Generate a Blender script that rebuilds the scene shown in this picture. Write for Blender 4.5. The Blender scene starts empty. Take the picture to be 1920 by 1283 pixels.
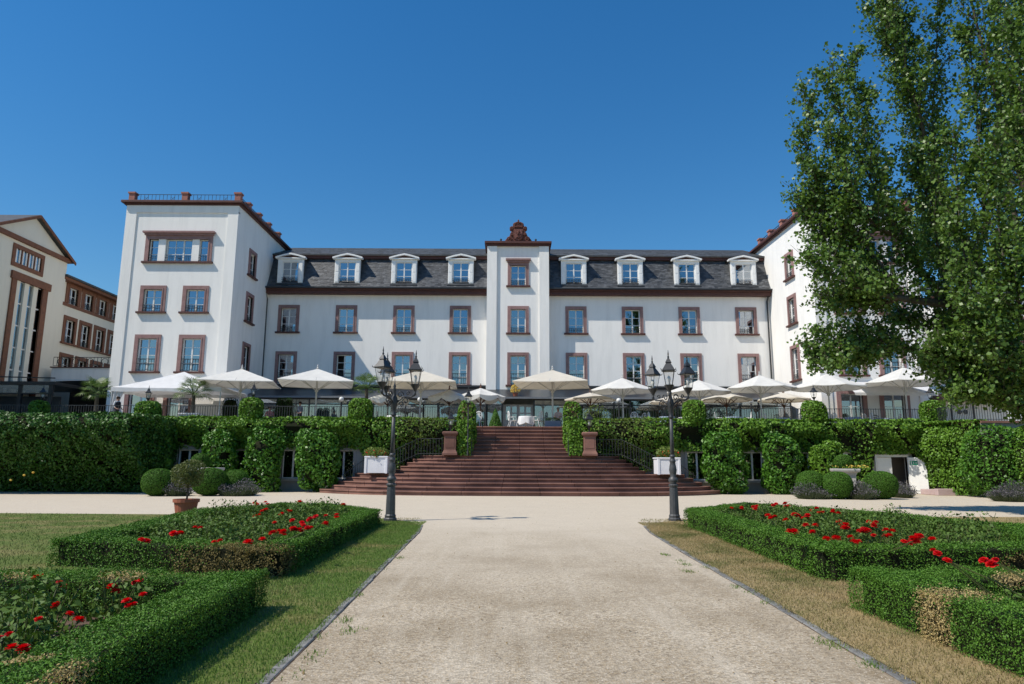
import bpy, bmesh, math, random
import numpy as np
from mathutils import Matrix, Vector

R = math.radians
random.seed(7)
RNG = np.random.default_rng(7)
S = bpy.context.scene
COL = S.collection

# ------------------------------------------------------------------ camera
CAMLOC = Vector((-0.6, 0.0, 1.6))
CAMROT = Matrix.Rotation(-0.003, 3, 'Z') @ Matrix.Rotation(R(100.0), 3, 'X') @ Matrix.Rotation(0.0045, 3, 'Z')
FPX = 1300.0
cam_data = bpy.data.cameras.new('camera')
cam_data.sensor_width = 36.0
cam_data.lens = FPX / 1920.0 * 36.0
cam_data.clip_start = 0.1
cam_data.clip_end = 3000.0
cam = bpy.data.objects.new('camera', cam_data)
COL.objects.link(cam)
cam.matrix_world = Matrix.Translation(CAMLOC) @ CAMROT.to_4x4()
S.camera = cam

# ------------------------------------------------------------------ sky, sun, exposure
SUN_DIR = Vector((1.0, 0.46, -1.40)).normalized()          # the way the light travels
SUN_EL = math.asin(-SUN_DIR.z)
SUN_AZ = math.atan2(-SUN_DIR.x, -SUN_DIR.y)                  # clockwise from +Y
world = bpy.data.worlds.new('World')
S.world = world
world.use_nodes = True
wn = world.node_tree
bg = wn.nodes['Background']
sky = wn.nodes.new('ShaderNodeTexSky')
sky.sky_type = 'NISHITA'
sky.sun_disc = False
sky.sun_elevation = SUN_EL
sky.sun_rotation = SUN_AZ
sky.altitude = 300
sky.air_density = 1.6
sky.dust_density = 0.0
sky.ozone_density = 10.0
sat = wn.nodes.new('ShaderNodeHueSaturation')
sat.inputs['Saturation'].default_value = 1.21
wn.links.new(sky.outputs[0], sat.inputs['Color'])
wn.links.new(sat.outputs[0], bg.inputs[0])
bg.inputs[1].default_value = 0.115
sl = bpy.data.lights.new('sun', 'SUN')
sl.energy = 5.0
sl.angle = R(0.53)
sl.color = (1.0, 0.935, 0.83)
sun = bpy.data.objects.new('sun', sl)
COL.objects.link(sun)
sun.rotation_euler = SUN_DIR.to_track_quat('-Z', 'Y').to_euler()
sun.location = (-30, -10, 50)
vs = S.view_settings
vs.view_transform = 'Standard'
vs.look = 'None'
vs.exposure = 0.0
vs.gamma = 1.0
vs.use_curve_mapping = False

# ------------------------------------------------------------------ helpers: measuring
def ray(px, py):
    d = Vector(((px - 960.0) / FPX, (641.5 - py) / FPX, -1.0))
    return CAMROT @ d
def at(px, py, D):
    d = ray(px, py); return CAMLOC + d * ((D - CAMLOC.y) / d.y)
def onX(px, py, X):
    d = ray(px, py); return CAMLOC + d * ((X - CAMLOC.x) / d.x)
def onZ(px, py, z):
    d = ray(px, py); return CAMLOC + d * ((z - CAMLOC.z) / d.z)

# ------------------------------------------------------------------ helpers: objects
def tag(o, label=None, cat=None, group=None, kind=None):
    if label: o['label'] = label
    if cat: o['category'] = cat
    if group: o['group'] = group
    if kind: o['kind'] = kind
    return o
def thing(name, label, cat, loc=(0, 0, 0), group=None):
    o = bpy.data.objects.new(name, None)
    o.empty_display_size = 0.2
    o.location = loc
    COL.objects.link(o)
    return tag(o, label, cat, group)
def put(name, me, parent=None, M=None, kind=None):
    o = bpy.data.objects.new(name, me)
    COL.objects.link(o)
    if parent is not None:
        o.parent = parent
        if parent.parent is None:
            o.matrix_parent_inverse = Matrix.Translation(-parent.location) if parent.type == 'EMPTY' else Matrix.Identity(4)
    if M is not None: o.matrix_basis = M
    if kind: o['kind'] = kind
    return o
def copy_tree(o, parent=None):
    c = o.copy(); COL.objects.link(c)
    if parent is not None: c.parent = parent
    for ch in list(o.children): copy_tree(ch, c)
    return c
def proto_place(proto, used, loc, rz=0.0, sc=1.0, label=None, group=None):
    # proto was built around the world origin; the first use moves it, later uses copy it
    if not used:
        o = proto; used.append(1)
    else:
        o = copy_tree(proto)
    o.location = loc; o.rotation_euler = (0, 0, rz); o.scale = (sc, sc, sc) if not isinstance(sc, tuple) else sc
    if label: o['label'] = label
    if group: o['group'] = group
    return o

class MB:
    def __init__(s): s.v = []; s.f = []
    def add(s, vs_, fs_):
        b = len(s.v); s.v += [tuple(p) for p in vs_]; s.f += [tuple(i + b for i in f) for f in fs_]; return s
    def box(s, x0, x1, y0, y1, z0, z1, M=None):
        p = [Vector(c) for c in ((x0,y0,z0),(x1,y0,z0),(x1,y1,z0),(x0,y1,z0),(x0,y0,z1),(x1,y0,z1),(x1,y1,z1),(x0,y1,z1))]
        if M is not None: p = [M @ q for q in p]
        return s.add(p, [(0,3,2,1),(4,5,6,7),(0,1,5,4),(1,2,6,5),(2,3,7,6),(3,0,4,7)])
    def bar(s, a, b, w, h=None):
        h = h or w
        a = Vector(a); b = Vector(b); d = b - a; L = d.length
        if L < 1e-6: return s
        q = d.to_track_quat('Y', 'Z').to_matrix().to_4x4()
        return s.box(-w/2, w/2, 0, L, -h/2, h/2, Matrix.Translation(a) @ q)
    def tube(s, pts, r, n=8, cap=True):
        pts = [Vector(p) for p in pts]; m = len(pts)
        rs = r if isinstance(r, (list, tuple)) else [r] * m
        vs_ = []; fs_ = []; up = None
        for i, p in enumerate(pts):
            t = (pts[min(i+1, m-1)] - pts[max(i-1, 0)]).normalized()
            if up is None:
                up = Vector((0,0,1)) if abs(t.z) < .9 else Vector((1,0,0))
            a = t.cross(up).normalized(); b = a.cross(t); up = b
            for k in range(n):
                w = 2*math.pi*k/n
                vs_.append(p + (a*math.cos(w) + b*math.sin(w)) * rs[i])
        for i in range(m-1):
            for k in range(n):
                k2 = (k+1) % n
                fs_.append((i*n+k, i*n+k2, (i+1)*n+k2, (i+1)*n+k))
        if cap:
            fs_.append(tuple(range(n))[::-1]); fs_.append(tuple((m-1)*n + k for k in range(n)))
        return s.add(vs_, fs_)
    def lathe(s, prof, n=16, c=(0,0,0), a0=0.0, flat=False):
        vs_ = []; fs_ = []; m = len(prof)
        for r, z in prof:
            for k in range(n):
                w = a0 + 2*math.pi*k/n
                vs_.append((c[0]+r*math.cos(w), c[1]+r*math.sin(w), c[2]+z))
        for i in range(m-1):
            for k in range(n):
                k2 = (k+1) % n
                fs_.append((i*n+k, i*n+k2, (i+1)*n+k2, (i+1)*n+k))
        fs_.append(tuple(range(n))[::-1]); fs_.append(tuple((m-1)*n+k for k in range(n)))
        return s.add(vs_, fs_)
    def prism(s, poly, z0, z1):
        n = len(poly)
        vs_ = [(x, y, z0) for x, y in poly] + [(x, y, z1) for x, y in poly]
        fs_ = [tuple(range(n))[::-1], tuple(range(n, 2*n))] + [(i, (i+1) % n, n+(i+1) % n, n+i) for i in range(n)]
        return s.add(vs_, fs_)
    def xform(s, M, start=0):
        s.v[start:] = [tuple(M @ Vector(p)) for p in s.v[start:]]; return s
    def mesh(s, name, mat, smooth=False):
        me = bpy.data.meshes.new(name); me.from_pydata(s.v, [], s.f)
        if mat is not None: me.materials.append(mat)
        me.update()
        if smooth: me.shade_smooth()
        return me
    def build(s, name, mat, parent=None, M=None, smooth=False, bevel=0.0, kind=None, normals=True):
        me = s.mesh(name, mat, smooth)
        if bevel or normals:
            bm = bmesh.new(); bm.from_mesh(me)
            bmesh.ops.recalc_face_normals(bm, faces=bm.faces)
            if bevel:
                ed = [e for e in bm.edges if len(e.link_faces) == 2 and e.calc_face_angle(0) > .5]
                bmesh.ops.bevel(bm, geom=ed, offset=bevel, segments=1, affect='EDGES', clamp_overlap=True)
            bm.to_mesh(me); bm.free()
        return put(name, me, parent, M, kind)

# ------------------------------------------------------------------ helpers: materials
MATS = {}
def nodes_of(name):
    m = bpy.data.materials.new(name); m.use_nodes = True
    nt = m.node_tree
    return m, nt, nt.nodes['Principled BSDF']
def N(nt, typ, **kw):
    n = nt.nodes.new(typ)
    for k, v in kw.items(): setattr(n, k, v)
    return n
def mixcol(nt, fac, a, b, blend='MIX'):
    n = nt.nodes.new('ShaderNodeMix'); n.data_type = 'RGBA'; n.blend_type = blend
    for idx, v in ((0, fac), (6, a), (7, b)):
        if isinstance(v, bpy.types.NodeSocket): nt.links.new(v, n.inputs[idx])
        elif idx == 0: n.inputs[0].default_value = v
        else: n.inputs[idx].default_value = (v[0], v[1], v[2], 1)
    return n.outputs[2]
def ramp(nt, src, p0, p1, c0=(0,0,0), c1=(1,1,1)):
    n = nt.nodes.new('ShaderNodeValToRGB'); e = n.color_ramp.elements
    e[0].position = p0; e[1].position = p1
    e[0].color = (*c0, 1); e[1].color = (*c1, 1)
    nt.links.new(src, n.inputs[0]); return n.outputs[0]
def noise(nt, vec, scale, detail=4, rough=.55):
    n = nt.nodes.new('ShaderNodeTexNoise')
    n.inputs['Scale'].default_value = scale; n.inputs['Detail'].default_value = detail; n.inputs['Roughness'].default_value = rough
    if vec is not None: nt.links.new(vec, n.inputs['Vector'])
    return n.outputs[0]
def geopos(nt): return nt.nodes.new('ShaderNodeNewGeometry').outputs['Position']
def bump(nt, b, height, strength=.3, dist=.02):
    n = nt.nodes.new('ShaderNodeBump'); n.inputs['Strength'].default_value = strength; n.inputs['Distance'].default_value = dist
    nt.links.new(height, n.inputs['Height']); nt.links.new(n.outputs[0], b.inputs['Normal'])
def setp(b, rough=.6, spec=.5, metal=0.0):
    b.inputs['Roughness'].default_value = rough; b.inputs['Specular IOR Level'].default_value = spec; b.inputs['Metallic'].default_value = metal

def mat_plain(name, c, c2=None, scale=6.0, rough=.6, spec=.4, metal=0., bstr=.15, bdist=.01, island=0.0, objr=0.0):
    if name in MATS: return MATS[name]
    m, nt, b = nodes_of(name); setp(b, rough, spec, metal)
    P = geopos(nt)
    c2 = c2 or tuple(x * .8 for x in c)
    nz = noise(nt, P, scale)
    col = mixcol(nt, ramp(nt, nz, .3, .7), c, c2)
    if island or objr:
        if island:
            r = nt.nodes.new('ShaderNodeNewGeometry').outputs['Random Per Island']; amt = island
        else:
            r = nt.nodes.new('ShaderNodeObjectInfo').outputs['Random']; amt = objr
        mr = nt.nodes.new('ShaderNodeMapRange'); mr.inputs[3].default_value = 1 - amt; mr.inputs[4].default_value = 1 + amt
        nt.links.new(r, mr.inputs[0])
        hs = nt.nodes.new('ShaderNodeHueSaturation'); nt.links.new(mr.outputs[0], hs.inputs['Value']); nt.links.new(col, hs.inputs['Color'])
        col = hs.outputs[0]
    nt.links.new(col, b.inputs['Base Color'])
    if bstr: bump(nt, b, noise(nt, P, scale * 6, 3), bstr, bdist)
    MATS[name] = m; return m

def mat_leaf(name, c_dark, c_light, rough=.4, spec=.4, trans=.25, patch=0.0, patchcol=None, pscale=1.0):
    if name in MATS: return MATS[name]
    m, nt, b = nodes_of(name); setp(b, rough, spec)
    g = nt.nodes.new('ShaderNodeNewGeometry')
    col = mixcol(nt, g.outputs['Random Per Island'], c_dark, c_light)
    nz = ramp(nt, noise(nt, g.outputs['Position'], 1.7 * pscale, 3), .35, .65)
    col = mixcol(nt, nz, col, mixcol(nt, .5, col, c_light))
    if patchcol:
        pz = ramp(nt, noise(nt, g.outputs['Position'], 1.1 * pscale, 4), 1 - patch - .06, 1 - patch + .06)
        col = mixcol(nt, pz, col, mixcol(nt, g.outputs['Random Per Island'], patchcol, tuple(x*.6 for x in patchcol)))
    nt.links.new(col, b.inputs['Base Color'])
    if trans:
        t = nt.nodes.new('ShaderNodeBsdfTranslucent')
        hs = nt.nodes.new('ShaderNodeHueSaturation'); hs.inputs['Value'].default_value = 1.5; hs.inputs['Saturation'].default_value = 1.1
        nt.links.new(col, hs.inputs['Color']); nt.links.new(hs.outputs[0], t.inputs[0])
        mx = nt.nodes.new('ShaderNodeMixShader'); mx.inputs[0].default_value = trans
        nt.links.new(b.outputs[0], mx.inputs[1]); nt.links.new(t.outputs[0], mx.inputs[2])
        nt.links.new(mx.outputs[0], nt.nodes['Material Output'].inputs[0])
    MATS[name] = m; return m

def mat_stucco(name, c, stain=.06):
    m, nt, b = nodes_of(name); setp(b, .9, .15)
    P = geopos(nt)
    mp = nt.nodes.new('ShaderNodeMapping'); mp.inputs['Scale'].default_value = (1.3, 1.3, .18); nt.links.new(P, mp.inputs[0])
    streak = ramp(nt, noise(nt, mp.outputs[0], 1.4, 5, .65), .45, .8)
    blot = ramp(nt, noise(nt, P, .35, 4), .3, .75)
    d = tuple(x * (1 - stain * 1.6) for x in c)
    col = mixcol(nt, streak, c, d)
    col = mixcol(nt, blot, col, mixcol(nt, .5, col, tuple(x * (1 - stain) for x in c)))
    nt.links.new(col, b.inputs['Base Color'])
    bump(nt, b, noise(nt, P, 28, 4), .25, .012)
    return m

def mat_glass(name, tint=(.55,.65,.7), refl=.34):
    m, nt, b = nodes_of(name); nt.nodes.remove(b)
    g = nt.nodes.new('ShaderNodeBsdfGlossy'); g.inputs['Roughness'].default_value = .015; g.inputs[0].default_value = (.9,.95,1,1)
    t = nt.nodes.new('ShaderNodeBsdfTransparent'); t.inputs[0].default_value = (*tint, 1)
    lw = nt.nodes.new('ShaderNodeLayerWeight'); lw.inputs[0].default_value = .35
    mr = nt.nodes.new('ShaderNodeMapRange'); mr.inputs[3].default_value = refl; mr.inputs[4].default_value = .95
    nt.links.new(lw.outputs['Fresnel'], mr.inputs[0])
    nz = noise(nt, geopos(nt), .8, 2)
    bp = nt.nodes.new('ShaderNodeBump'); bp.inputs['Strength'].default_value = .06; bp.inputs['Distance'].default_value = .05
    nt.links.new(nz, bp.inputs['Height']); nt.links.new(bp.outputs[0], g.inputs['Normal'])
    mx = nt.nodes.new('ShaderNodeMixShader'); nt.links.new(mr.outputs[0], mx.inputs[0])
    nt.links.new(t.outputs[0], mx.inputs[1]); nt.links.new(g.outputs[0], mx.inputs[2])
    nt.links.new(mx.outputs[0], nt.nodes['Material Output'].inputs[0])
    MATS[name] = m; return m

def mat_fabric(name, c, trans=.3):
    m, nt, b = nodes_of(name); setp(b, .85, .1)
    P = geopos(nt)
    col = mixcol(nt, ramp(nt, noise(nt, P, 2.2, 4), .35, .75), c, tuple(x*.9 for x in c))
    nt.links.new(col, b.inputs['Base Color'])
    t = nt.nodes.new('ShaderNodeBsdfTranslucent'); nt.links.new(col, t.inputs[0])
    mx = nt.nodes.new('ShaderNodeMixShader'); mx.inputs[0].default_value = trans
    nt.links.new(b.outputs[0], mx.inputs[1]); nt.links.new(t.outputs[0], mx.inputs[2])
    nt.links.new(mx.outputs[0], nt.nodes['Material Output'].inputs[0])
    return m

def mat_gravel():
    m, nt, b = nodes_of('gravel'); setp(b, .95, .1)
    P = geopos(nt)
    vor = nt.nodes.new('ShaderNodeTexVoronoi'); vor.inputs['Scale'].default_value = 46; nt.links.new(P, vor.inputs['Vector'])
    sep = nt.nodes.new('ShaderNodeSeparateColor'); nt.links.new(vor.outputs['Color'], sep.inputs[0])
    stone = mixcol(nt, ramp(nt, sep.outputs[0], .0, 1.0), (.15,.115,.075), (.55,.465,.345))
    warm = mixcol(nt, ramp(nt, sep.outputs[1], .5, 1.0), stone, mixcol(nt, .45, stone, (.44,.31,.16)))
    fine = mixcol(nt, ramp(nt, noise(nt, P, 130, 3, .7), .35, .65), warm, mixcol(nt, .35, warm, (.60,.53,.42)))
    big = ramp(nt, noise(nt, P, .55, 6, .62), .40, .66)
    near = mixcol(nt, big, fine, mixcol(nt, .62, fine, (.20,.15,.09)))
    mp = nt.nodes.new('ShaderNodeMapping'); mp.inputs['Scale'].default_value = (2.4, .16, 1); mp.inputs['Rotation'].default_value = (0, 0, .25); nt.links.new(P, mp.inputs[0])
    near = mixcol(nt, ramp(nt, noise(nt, mp.outputs[0], .9, 4, .6), .50, .72), near, mixcol(nt, .35, near, (.62,.55,.44)))
    far = mixcol(nt, .58, fine, (.64,.565,.455))
    far = mixcol(nt, ramp(nt, noise(nt, P, .9, 5, .6), .4, .75), far, mixcol(nt, .3, far, (.46,.39,.30)))
    # the walked end of the path is browner than the raked forecourt
    sx = nt.nodes.new('ShaderNodeSeparateXYZ'); nt.links.new(P, sx.inputs[0])
    ad = nt.nodes.new('ShaderNodeMath'); ad.operation = 'MULTIPLY_ADD'; ad.inputs[1].default_value = 12
    nt.links.new(noise(nt, P, .35, 4), ad.inputs[0]); nt.links.new(sx.outputs[1], ad.inputs[2])
    mr = nt.nodes.new('ShaderNodeMapRange'); mr.inputs[1].default_value = 13.5; mr.inputs[2].default_value = 26
    nt.links.new(ad.outputs[0], mr.inputs[0])
    nt.links.new(mixcol(nt, mr.outputs[0], near, far), b.inputs['Base Color'])
    bump(nt, b, vor.outputs['Distance'], .5, .012)
    return m

def mat_soil_grass(name, green, straw, amount, earth=(.10,.075,.05)):
    m, nt, b = nodes_of(name); setp(b, .95, .1)
    P = geopos(nt)
    a = mixcol(nt, ramp(nt, noise(nt, P, .8, 5, .6), amount-.12, amount+.12), green, straw)
    a = mixcol(nt, ramp(nt, noise(nt, P, 22, 4), .42, .75), a, mixcol(nt, .6, a, earth))
    nt.links.new(a, b.inputs['Base Color'])
    bump(nt, b, noise(nt, P, 40, 4), .6, .02)
    return m
def mat_blade(name, green, green2, straw, amount):
    m, nt, b = nodes_of(name); setp(b, .6, .2)
    g = nt.nodes.new('ShaderNodeNewGeometry'); P = g.outputs['Position']
    gr = mixcol(nt, g.outputs['Random Per Island'], green, green2)
    a = mixcol(nt, ramp(nt, noise(nt, P, .8, 5, .6), amount-.12, amount+.12), gr, mixcol(nt, g.outputs['Random Per Island'], straw, tuple(x*.6 for x in straw)))
    nt.links.new(a, b.inputs['Base Color'])
    t = nt.nodes.new('ShaderNodeBsdfTranslucent'); nt.links.new(a, t.inputs[0])
    mx = nt.nodes.new('ShaderNodeMixShader'); mx.inputs[0].default_value = .3
    nt.links.new(b.outputs[0], mx.inputs[1]); nt.links.new(t.outputs[0], mx.inputs[2])
    nt.links.new(mx.outputs[0], nt.nodes['Material Output'].inputs[0])
    return m

M_white = mat_stucco('white_stucco', (.89,.868,.825), .10)
M_creme = mat_stucco('cream_stucco', (.82,.765,.64), .06)
M_sand = mat_plain('rose_sandstone', (.33,.205,.19), (.25,.15,.14), 3, .85, .2, objr=.10)
M_brown = mat_plain('brown_board', (.115,.045,.034), (.075,.032,.026), 4, .6, .35)
M_red = mat_plain('red_parapet_stone', (.42,.19,.15), (.33,.15,.12), 4, .85, .2)
M_step = mat_plain('red_sandstone_step', (.31,.165,.125), (.125,.063,.05), .55, .85, .25, bstr=.35, objr=.14)
M_slate = mat_plain('slate', (.058,.063,.070), (.105,.108,.112), 1.6, .5, .45, island=.38)
M_slate_dark = mat_plain('slate_upper', (.05,.055,.06), (.09,.09,.085), 3.0, .6, .4)
M_paint = mat_plain('white_joinery', (.78,.78,.76), (.7,.7,.68), 5, .45, .4, bstr=.05)
M_panel = mat_plain('white_shutter', (.86,.86,.84), (.80,.80,.78), 5, .55, .3, bstr=.05)
M_iron = mat_plain('dark_iron', (.022,.024,.026), (.035,.035,.036), 12, .45, .5, bstr=.1)
M_ironrail = mat_plain('railing_iron', (.03,.032,.034), (.06,.06,.06), 12, .5, .5, bstr=.1)
M_post = mat_plain('grey_cast_iron', (.042,.044,.045), (.07,.07,.07), 9, .5, .5, bstr=.2)
M_vframe = mat_plain('anthracite_frame', (.018,.021,.023), (.03,.032,.034), 5, .35, .5, bstr=.03)
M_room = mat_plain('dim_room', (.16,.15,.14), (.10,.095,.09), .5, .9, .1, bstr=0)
M_curt = mat_plain('curtain', (.62,.62,.60), (.5,.5,.48), 7, .9, .1, bstr=0)
M_curt2 = mat_plain('beige_curtain', (.50,.45,.36), (.4,.36,.3), 7, .9, .1, bstr=0)
M_glass = mat_glass('window_glass', (.34,.42,.48), .33)
M_vglass = mat_glass('veranda_glass', (.6,.7,.72), .22)
def mat_clear(name):
    m, nt, b = nodes_of(name); nt.nodes.remove(b)
    g = nt.nodes.new('ShaderNodeBsdfGlossy'); g.inputs['Roughness'].default_value = .03
    t = nt.nodes.new('ShaderNodeBsdfTransparent'); t.inputs[0].default_value = (.97,.97,.96,1)
    mx = nt.nodes.new('ShaderNodeMixShader'); mx.inputs[0].default_value = .10
    nt.links.new(t.outputs[0], mx.inputs[1]); nt.links.new(g.outputs[0], mx.inputs[2]); nt.links.new(mx.outputs[0], nt.nodes['Material Output'].inputs[0])
    return m
M_lglass = mat_clear('lantern_glass')
M_bulb = mat_plain('opal_bulb', (.75,.74,.7), (.7,.7,.66), 5, .3, .5, bstr=0)
M_canvas = mat_fabric('white_canvas', (.86,.845,.80), .36)
M_cream = mat_fabric('cream_canvas', (.82,.775,.68), .40)
M_tent = mat_fabric('marquee_sheet', (.86,.86,.86), .36)
M_pole = mat_plain('pale_metal_pole', (.58,.57,.54), (.5,.5,.47), 6, .4, .5, bstr=.03)
M_wood = mat_plain('dark_wood_pole', (.16,.075,.045), (.11,.05,.03), 9, .6, .3)
M_cloth = mat_fabric('white_cloth', (.82,.82,.82), .1)
M_blue = mat_fabric('bluegrey_cloth', (.30,.37,.48), .1)
M_castw = mat_plain('white_cast_metal', (.80,.80,.78), (.7,.7,.68), 9, .45, .4)
M_castg = mat_plain('grey_cast_metal', (.12,.12,.12), (.09,.09,.09), 9, .5, .4)
M_terrace = mat_plain('terrace_paving', (.40,.36,.32), (.3,.27,.24), 2, .9, .2)
M_rail_white = mat_plain('planter_white', (.78,.78,.80), (.72,.72,.74), 3, .6, .3, bstr=.05)
M_planter = mat_plain('bluegrey_planter', (.25,.28,.34), (.21,.24,.3), 3, .6, .3)
M_terra = mat_plain('terracotta', (.36,.12,.07), (.28,.09,.055), 5, .75, .3)
M_stone = mat_plain('pale_stone', (.50,.48,.45), (.38,.37,.35), 4, .9, .2, bstr=.3)
M_pinkst = mat_plain('pink_stone', (.50,.38,.37), (.42,.31,.30), 3, .9, .2, bstr=.3)
M_kerb = mat_plain('kerb_stone', (.24,.235,.22), (.13,.125,.115), 9, .9, .2, bstr=.5, objr=.25)
M_shade_core = mat_plain('shade_core', (.014,.02,.008), (.022,.02,.012), 8, .95, .1)  # near-black filling for foliage, its colour stands for the shade deep inside
M_bark = mat_plain('grey_bark', (.13,.115,.09), (.07,.06,.045), 8, .95, .1, bstr=.6, bdist=.03)
M_soil = mat_plain('bed_soil', (.15,.105,.075), (.09,.06,.042), 8, .95, .1, bstr=.7, bdist=.03)
M_box = mat_leaf('box_leaf', (.028,.085,.008), (.110,.235,.026), .55, .22, .08, .12, (.22,.20,.06), .8)
M_boxball = mat_leaf('box_ball_leaf', (.035,.100,.010), (.085,.195,.022), .6, .2, .08)
M_dead = mat_leaf('dead_box_leaf', (.30,.22,.09), (.55,.43,.20), .7, .15, .2)
M_deadbrown = mat_leaf('browned_box_leaf', (.10,.085,.028), (.24,.19,.075), .7, .15, .2)
M_ivy = mat_leaf('ivy_leaf', (.045,.120,.010), (.150,.285,.030), .5, .28, .12)
M_ivyold = mat_leaf('fading_creeper_leaf', (.05,.095,.015), (.17,.225,.05), .55, .25, .22)
M_laurel = mat_leaf('laurel_leaf', (.020,.080,.008), (.100,.240,.022), .45, .32, .06)
M_hedge = mat_leaf('darkened_hedge_leaf', (.010,.042,.006), (.056,.150,.014), .48, .3, .03)  # leaf green darkened to carry the shade on the lower hedge
M_poplar = mat_leaf('poplar_leaf', (.034,.084,.012), (.135,.225,.040), .42, .36, .24)
M_rose = mat_leaf('rose_leaf', (.030,.070,.012), (.105,.175,.030), .55, .2, .12)
M_petal = mat_leaf('rose_petal', (.34,.003,.008), (.70,.014,.016), .5, .25, .25)
M_lav = mat_leaf('lavender_leaf', (.055,.08,.035), (.12,.145,.08), .7, .15, .15)
M_lavf = mat_leaf('lavender_flower', (.10,.098,.10), (.17,.155,.17), .8, .1, .1)
M_palm = mat_leaf('palm_leaf', (.05,.10,.02), (.13,.20,.05), .4, .4, .2)
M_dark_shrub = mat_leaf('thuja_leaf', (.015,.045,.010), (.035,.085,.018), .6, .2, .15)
M_light_shrub = mat_leaf('standard_tree_leaf', (.06,.085,.022), (.14,.16,.05), .5, .3, .25)
M_flower = mat_leaf('yellow_flower', (.6,.35,.04), (.75,.6,.15), .6, .2, .2)
M_gravel = mat_gravel()

# ------------------------------------------------------------------ helpers: foliage
def unit(a):
    return a / np.maximum(np.linalg.norm(a, axis=1, keepdims=True), 1e-9)
def np_mesh(name, V, k, mat):
    # V: (n*k,3) vertices of n faces with k corners each
    n = len(V) // k
    me = bpy.data.meshes.new(name)
    me.vertices.add(n * k); me.vertices.foreach_set('co', np.ascontiguousarray(V, dtype=np.float32).ravel())
    me.loops.add(n * k); me.loops.foreach_set('vertex_index', np.arange(n * k, dtype=np.int32))
    me.polygons.add(n); me.polygons.foreach_set('loop_start', np.arange(0, n * k, k, dtype=np.int32))
    me.update(calc_edges=True)
    me.materials.append(mat)
    return me
def leaf_verts(P, Nr, length, width, tilt=.7, fold=.12, rng=RNG):
    n = len(P)
    nr = unit(Nr + tilt * rng.normal(size=(n, 3)))
    a = unit(np.cross(nr, rng.normal(size=(n, 3))))
    b = np.cross(nr, a)
    s = (length * (.65 + .7 * rng.random((n, 1))))
    w = s * (width / length)
    V = np.empty((n, 4, 3))
    V[:, 0] = P - a * s / 2
    V[:, 1] = P + b * w / 2 + nr * s * fold
    V[:, 2] = P + a * s / 2
    V[:, 3] = P - b * w / 2 + nr * s * fold
    return V.reshape(-1, 3)
def leaves(name, P, Nr, length, width, mat, parent=None, tilt=.7, fold=.12, kind='stuff', M=None):
    return put(name, np_mesh(name, leaf_verts(P, Nr, length, width, tilt, fold), 4, mat), parent, M, kind)
_ph = np.random.default_rng(3).random((6, 4)) * 6.28
def lumps(P, scale):
    r = np.zeros(len(P))
    for i, f in enumerate((1.0, 1.7, 2.9, 4.3)):
        r += (np.sin(P[:,0]*scale*f + _ph[i,0] + 1.3*np.sin(P[:,2]*scale*f*.7)) * np.sin(P[:,1]*scale*f*1.1 + _ph[i,1]) + np.sin(P[:,2]*scale*f*.9 + _ph[i,2] + P[:,0]*scale*f*.6)) / f
    return r / 2.6
def blob(n, c, r, p=2.5, q=2.5, lump=.08, lscale=2.0, inward=.15, zmin=None, rng=RNG):
    d = unit(rng.normal(size=(n, 3)))
    rad = 1.0 / ((np.abs(d[:,0])**p + np.abs(d[:,1])**p)**(q/p) + np.abs(d[:,2])**q)**(1/q)
    r = np.array(r); c = np.array(c)
    B = d * rad[:,None]
    g = np.sign(B) * np.abs(B)**(max(p, q) - 1) / r
    Nr = unit(g)
    P = B * r
    f = 1 + lump * lumps(P + c, lscale) - inward * rng.random(n)**2
    P = P * f[:,None] + c
    if zmin is not None:
        k = P[:,2] > zmin
        P, Nr = P[k], Nr[k]
    return P, Nr
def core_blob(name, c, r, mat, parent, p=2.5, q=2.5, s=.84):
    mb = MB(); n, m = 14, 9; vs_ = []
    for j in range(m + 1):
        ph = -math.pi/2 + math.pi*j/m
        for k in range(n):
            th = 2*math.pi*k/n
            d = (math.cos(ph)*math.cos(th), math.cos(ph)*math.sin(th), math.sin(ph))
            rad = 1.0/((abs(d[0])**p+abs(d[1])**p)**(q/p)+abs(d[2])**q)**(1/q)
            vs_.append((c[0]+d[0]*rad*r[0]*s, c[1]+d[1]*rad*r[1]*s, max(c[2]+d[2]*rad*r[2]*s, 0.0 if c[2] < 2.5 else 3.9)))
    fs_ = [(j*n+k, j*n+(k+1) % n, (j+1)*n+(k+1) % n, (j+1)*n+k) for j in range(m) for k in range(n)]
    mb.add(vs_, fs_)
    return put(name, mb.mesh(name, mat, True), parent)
def shrub(name, label, cat, base, r, leaf, mat, n, group=None, p=2.5, q=2.5, lump=.08, lscale=2.0, tilt=.7, core=.84, fold=.12, inward=.15, gap=None):
    # a clipped shrub standing on base: r = half sizes, its foot on the ground
    t = thing(name, label, cat, base, group)
    c = (base[0], base[1], base[2] + r[2])
    P, Nr = blob(n, c, r, p, q, lump, lscale, inward, zmin=base[2] + .01)
    if gap:
        k = lumps(P + 3.3, gap[0]) + .12*RNG.normal(size=len(P)) > gap[1]
        P, Nr = P[k], Nr[k]
    leaves('foliage', P, Nr, leaf, leaf * .55, mat, t, tilt, fold)
    core_blob('stems_or_core', c, r, M_shade_core, t, p, q, core)  # solid core, coloured dark as the shade inside the shrub
    return t
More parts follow.
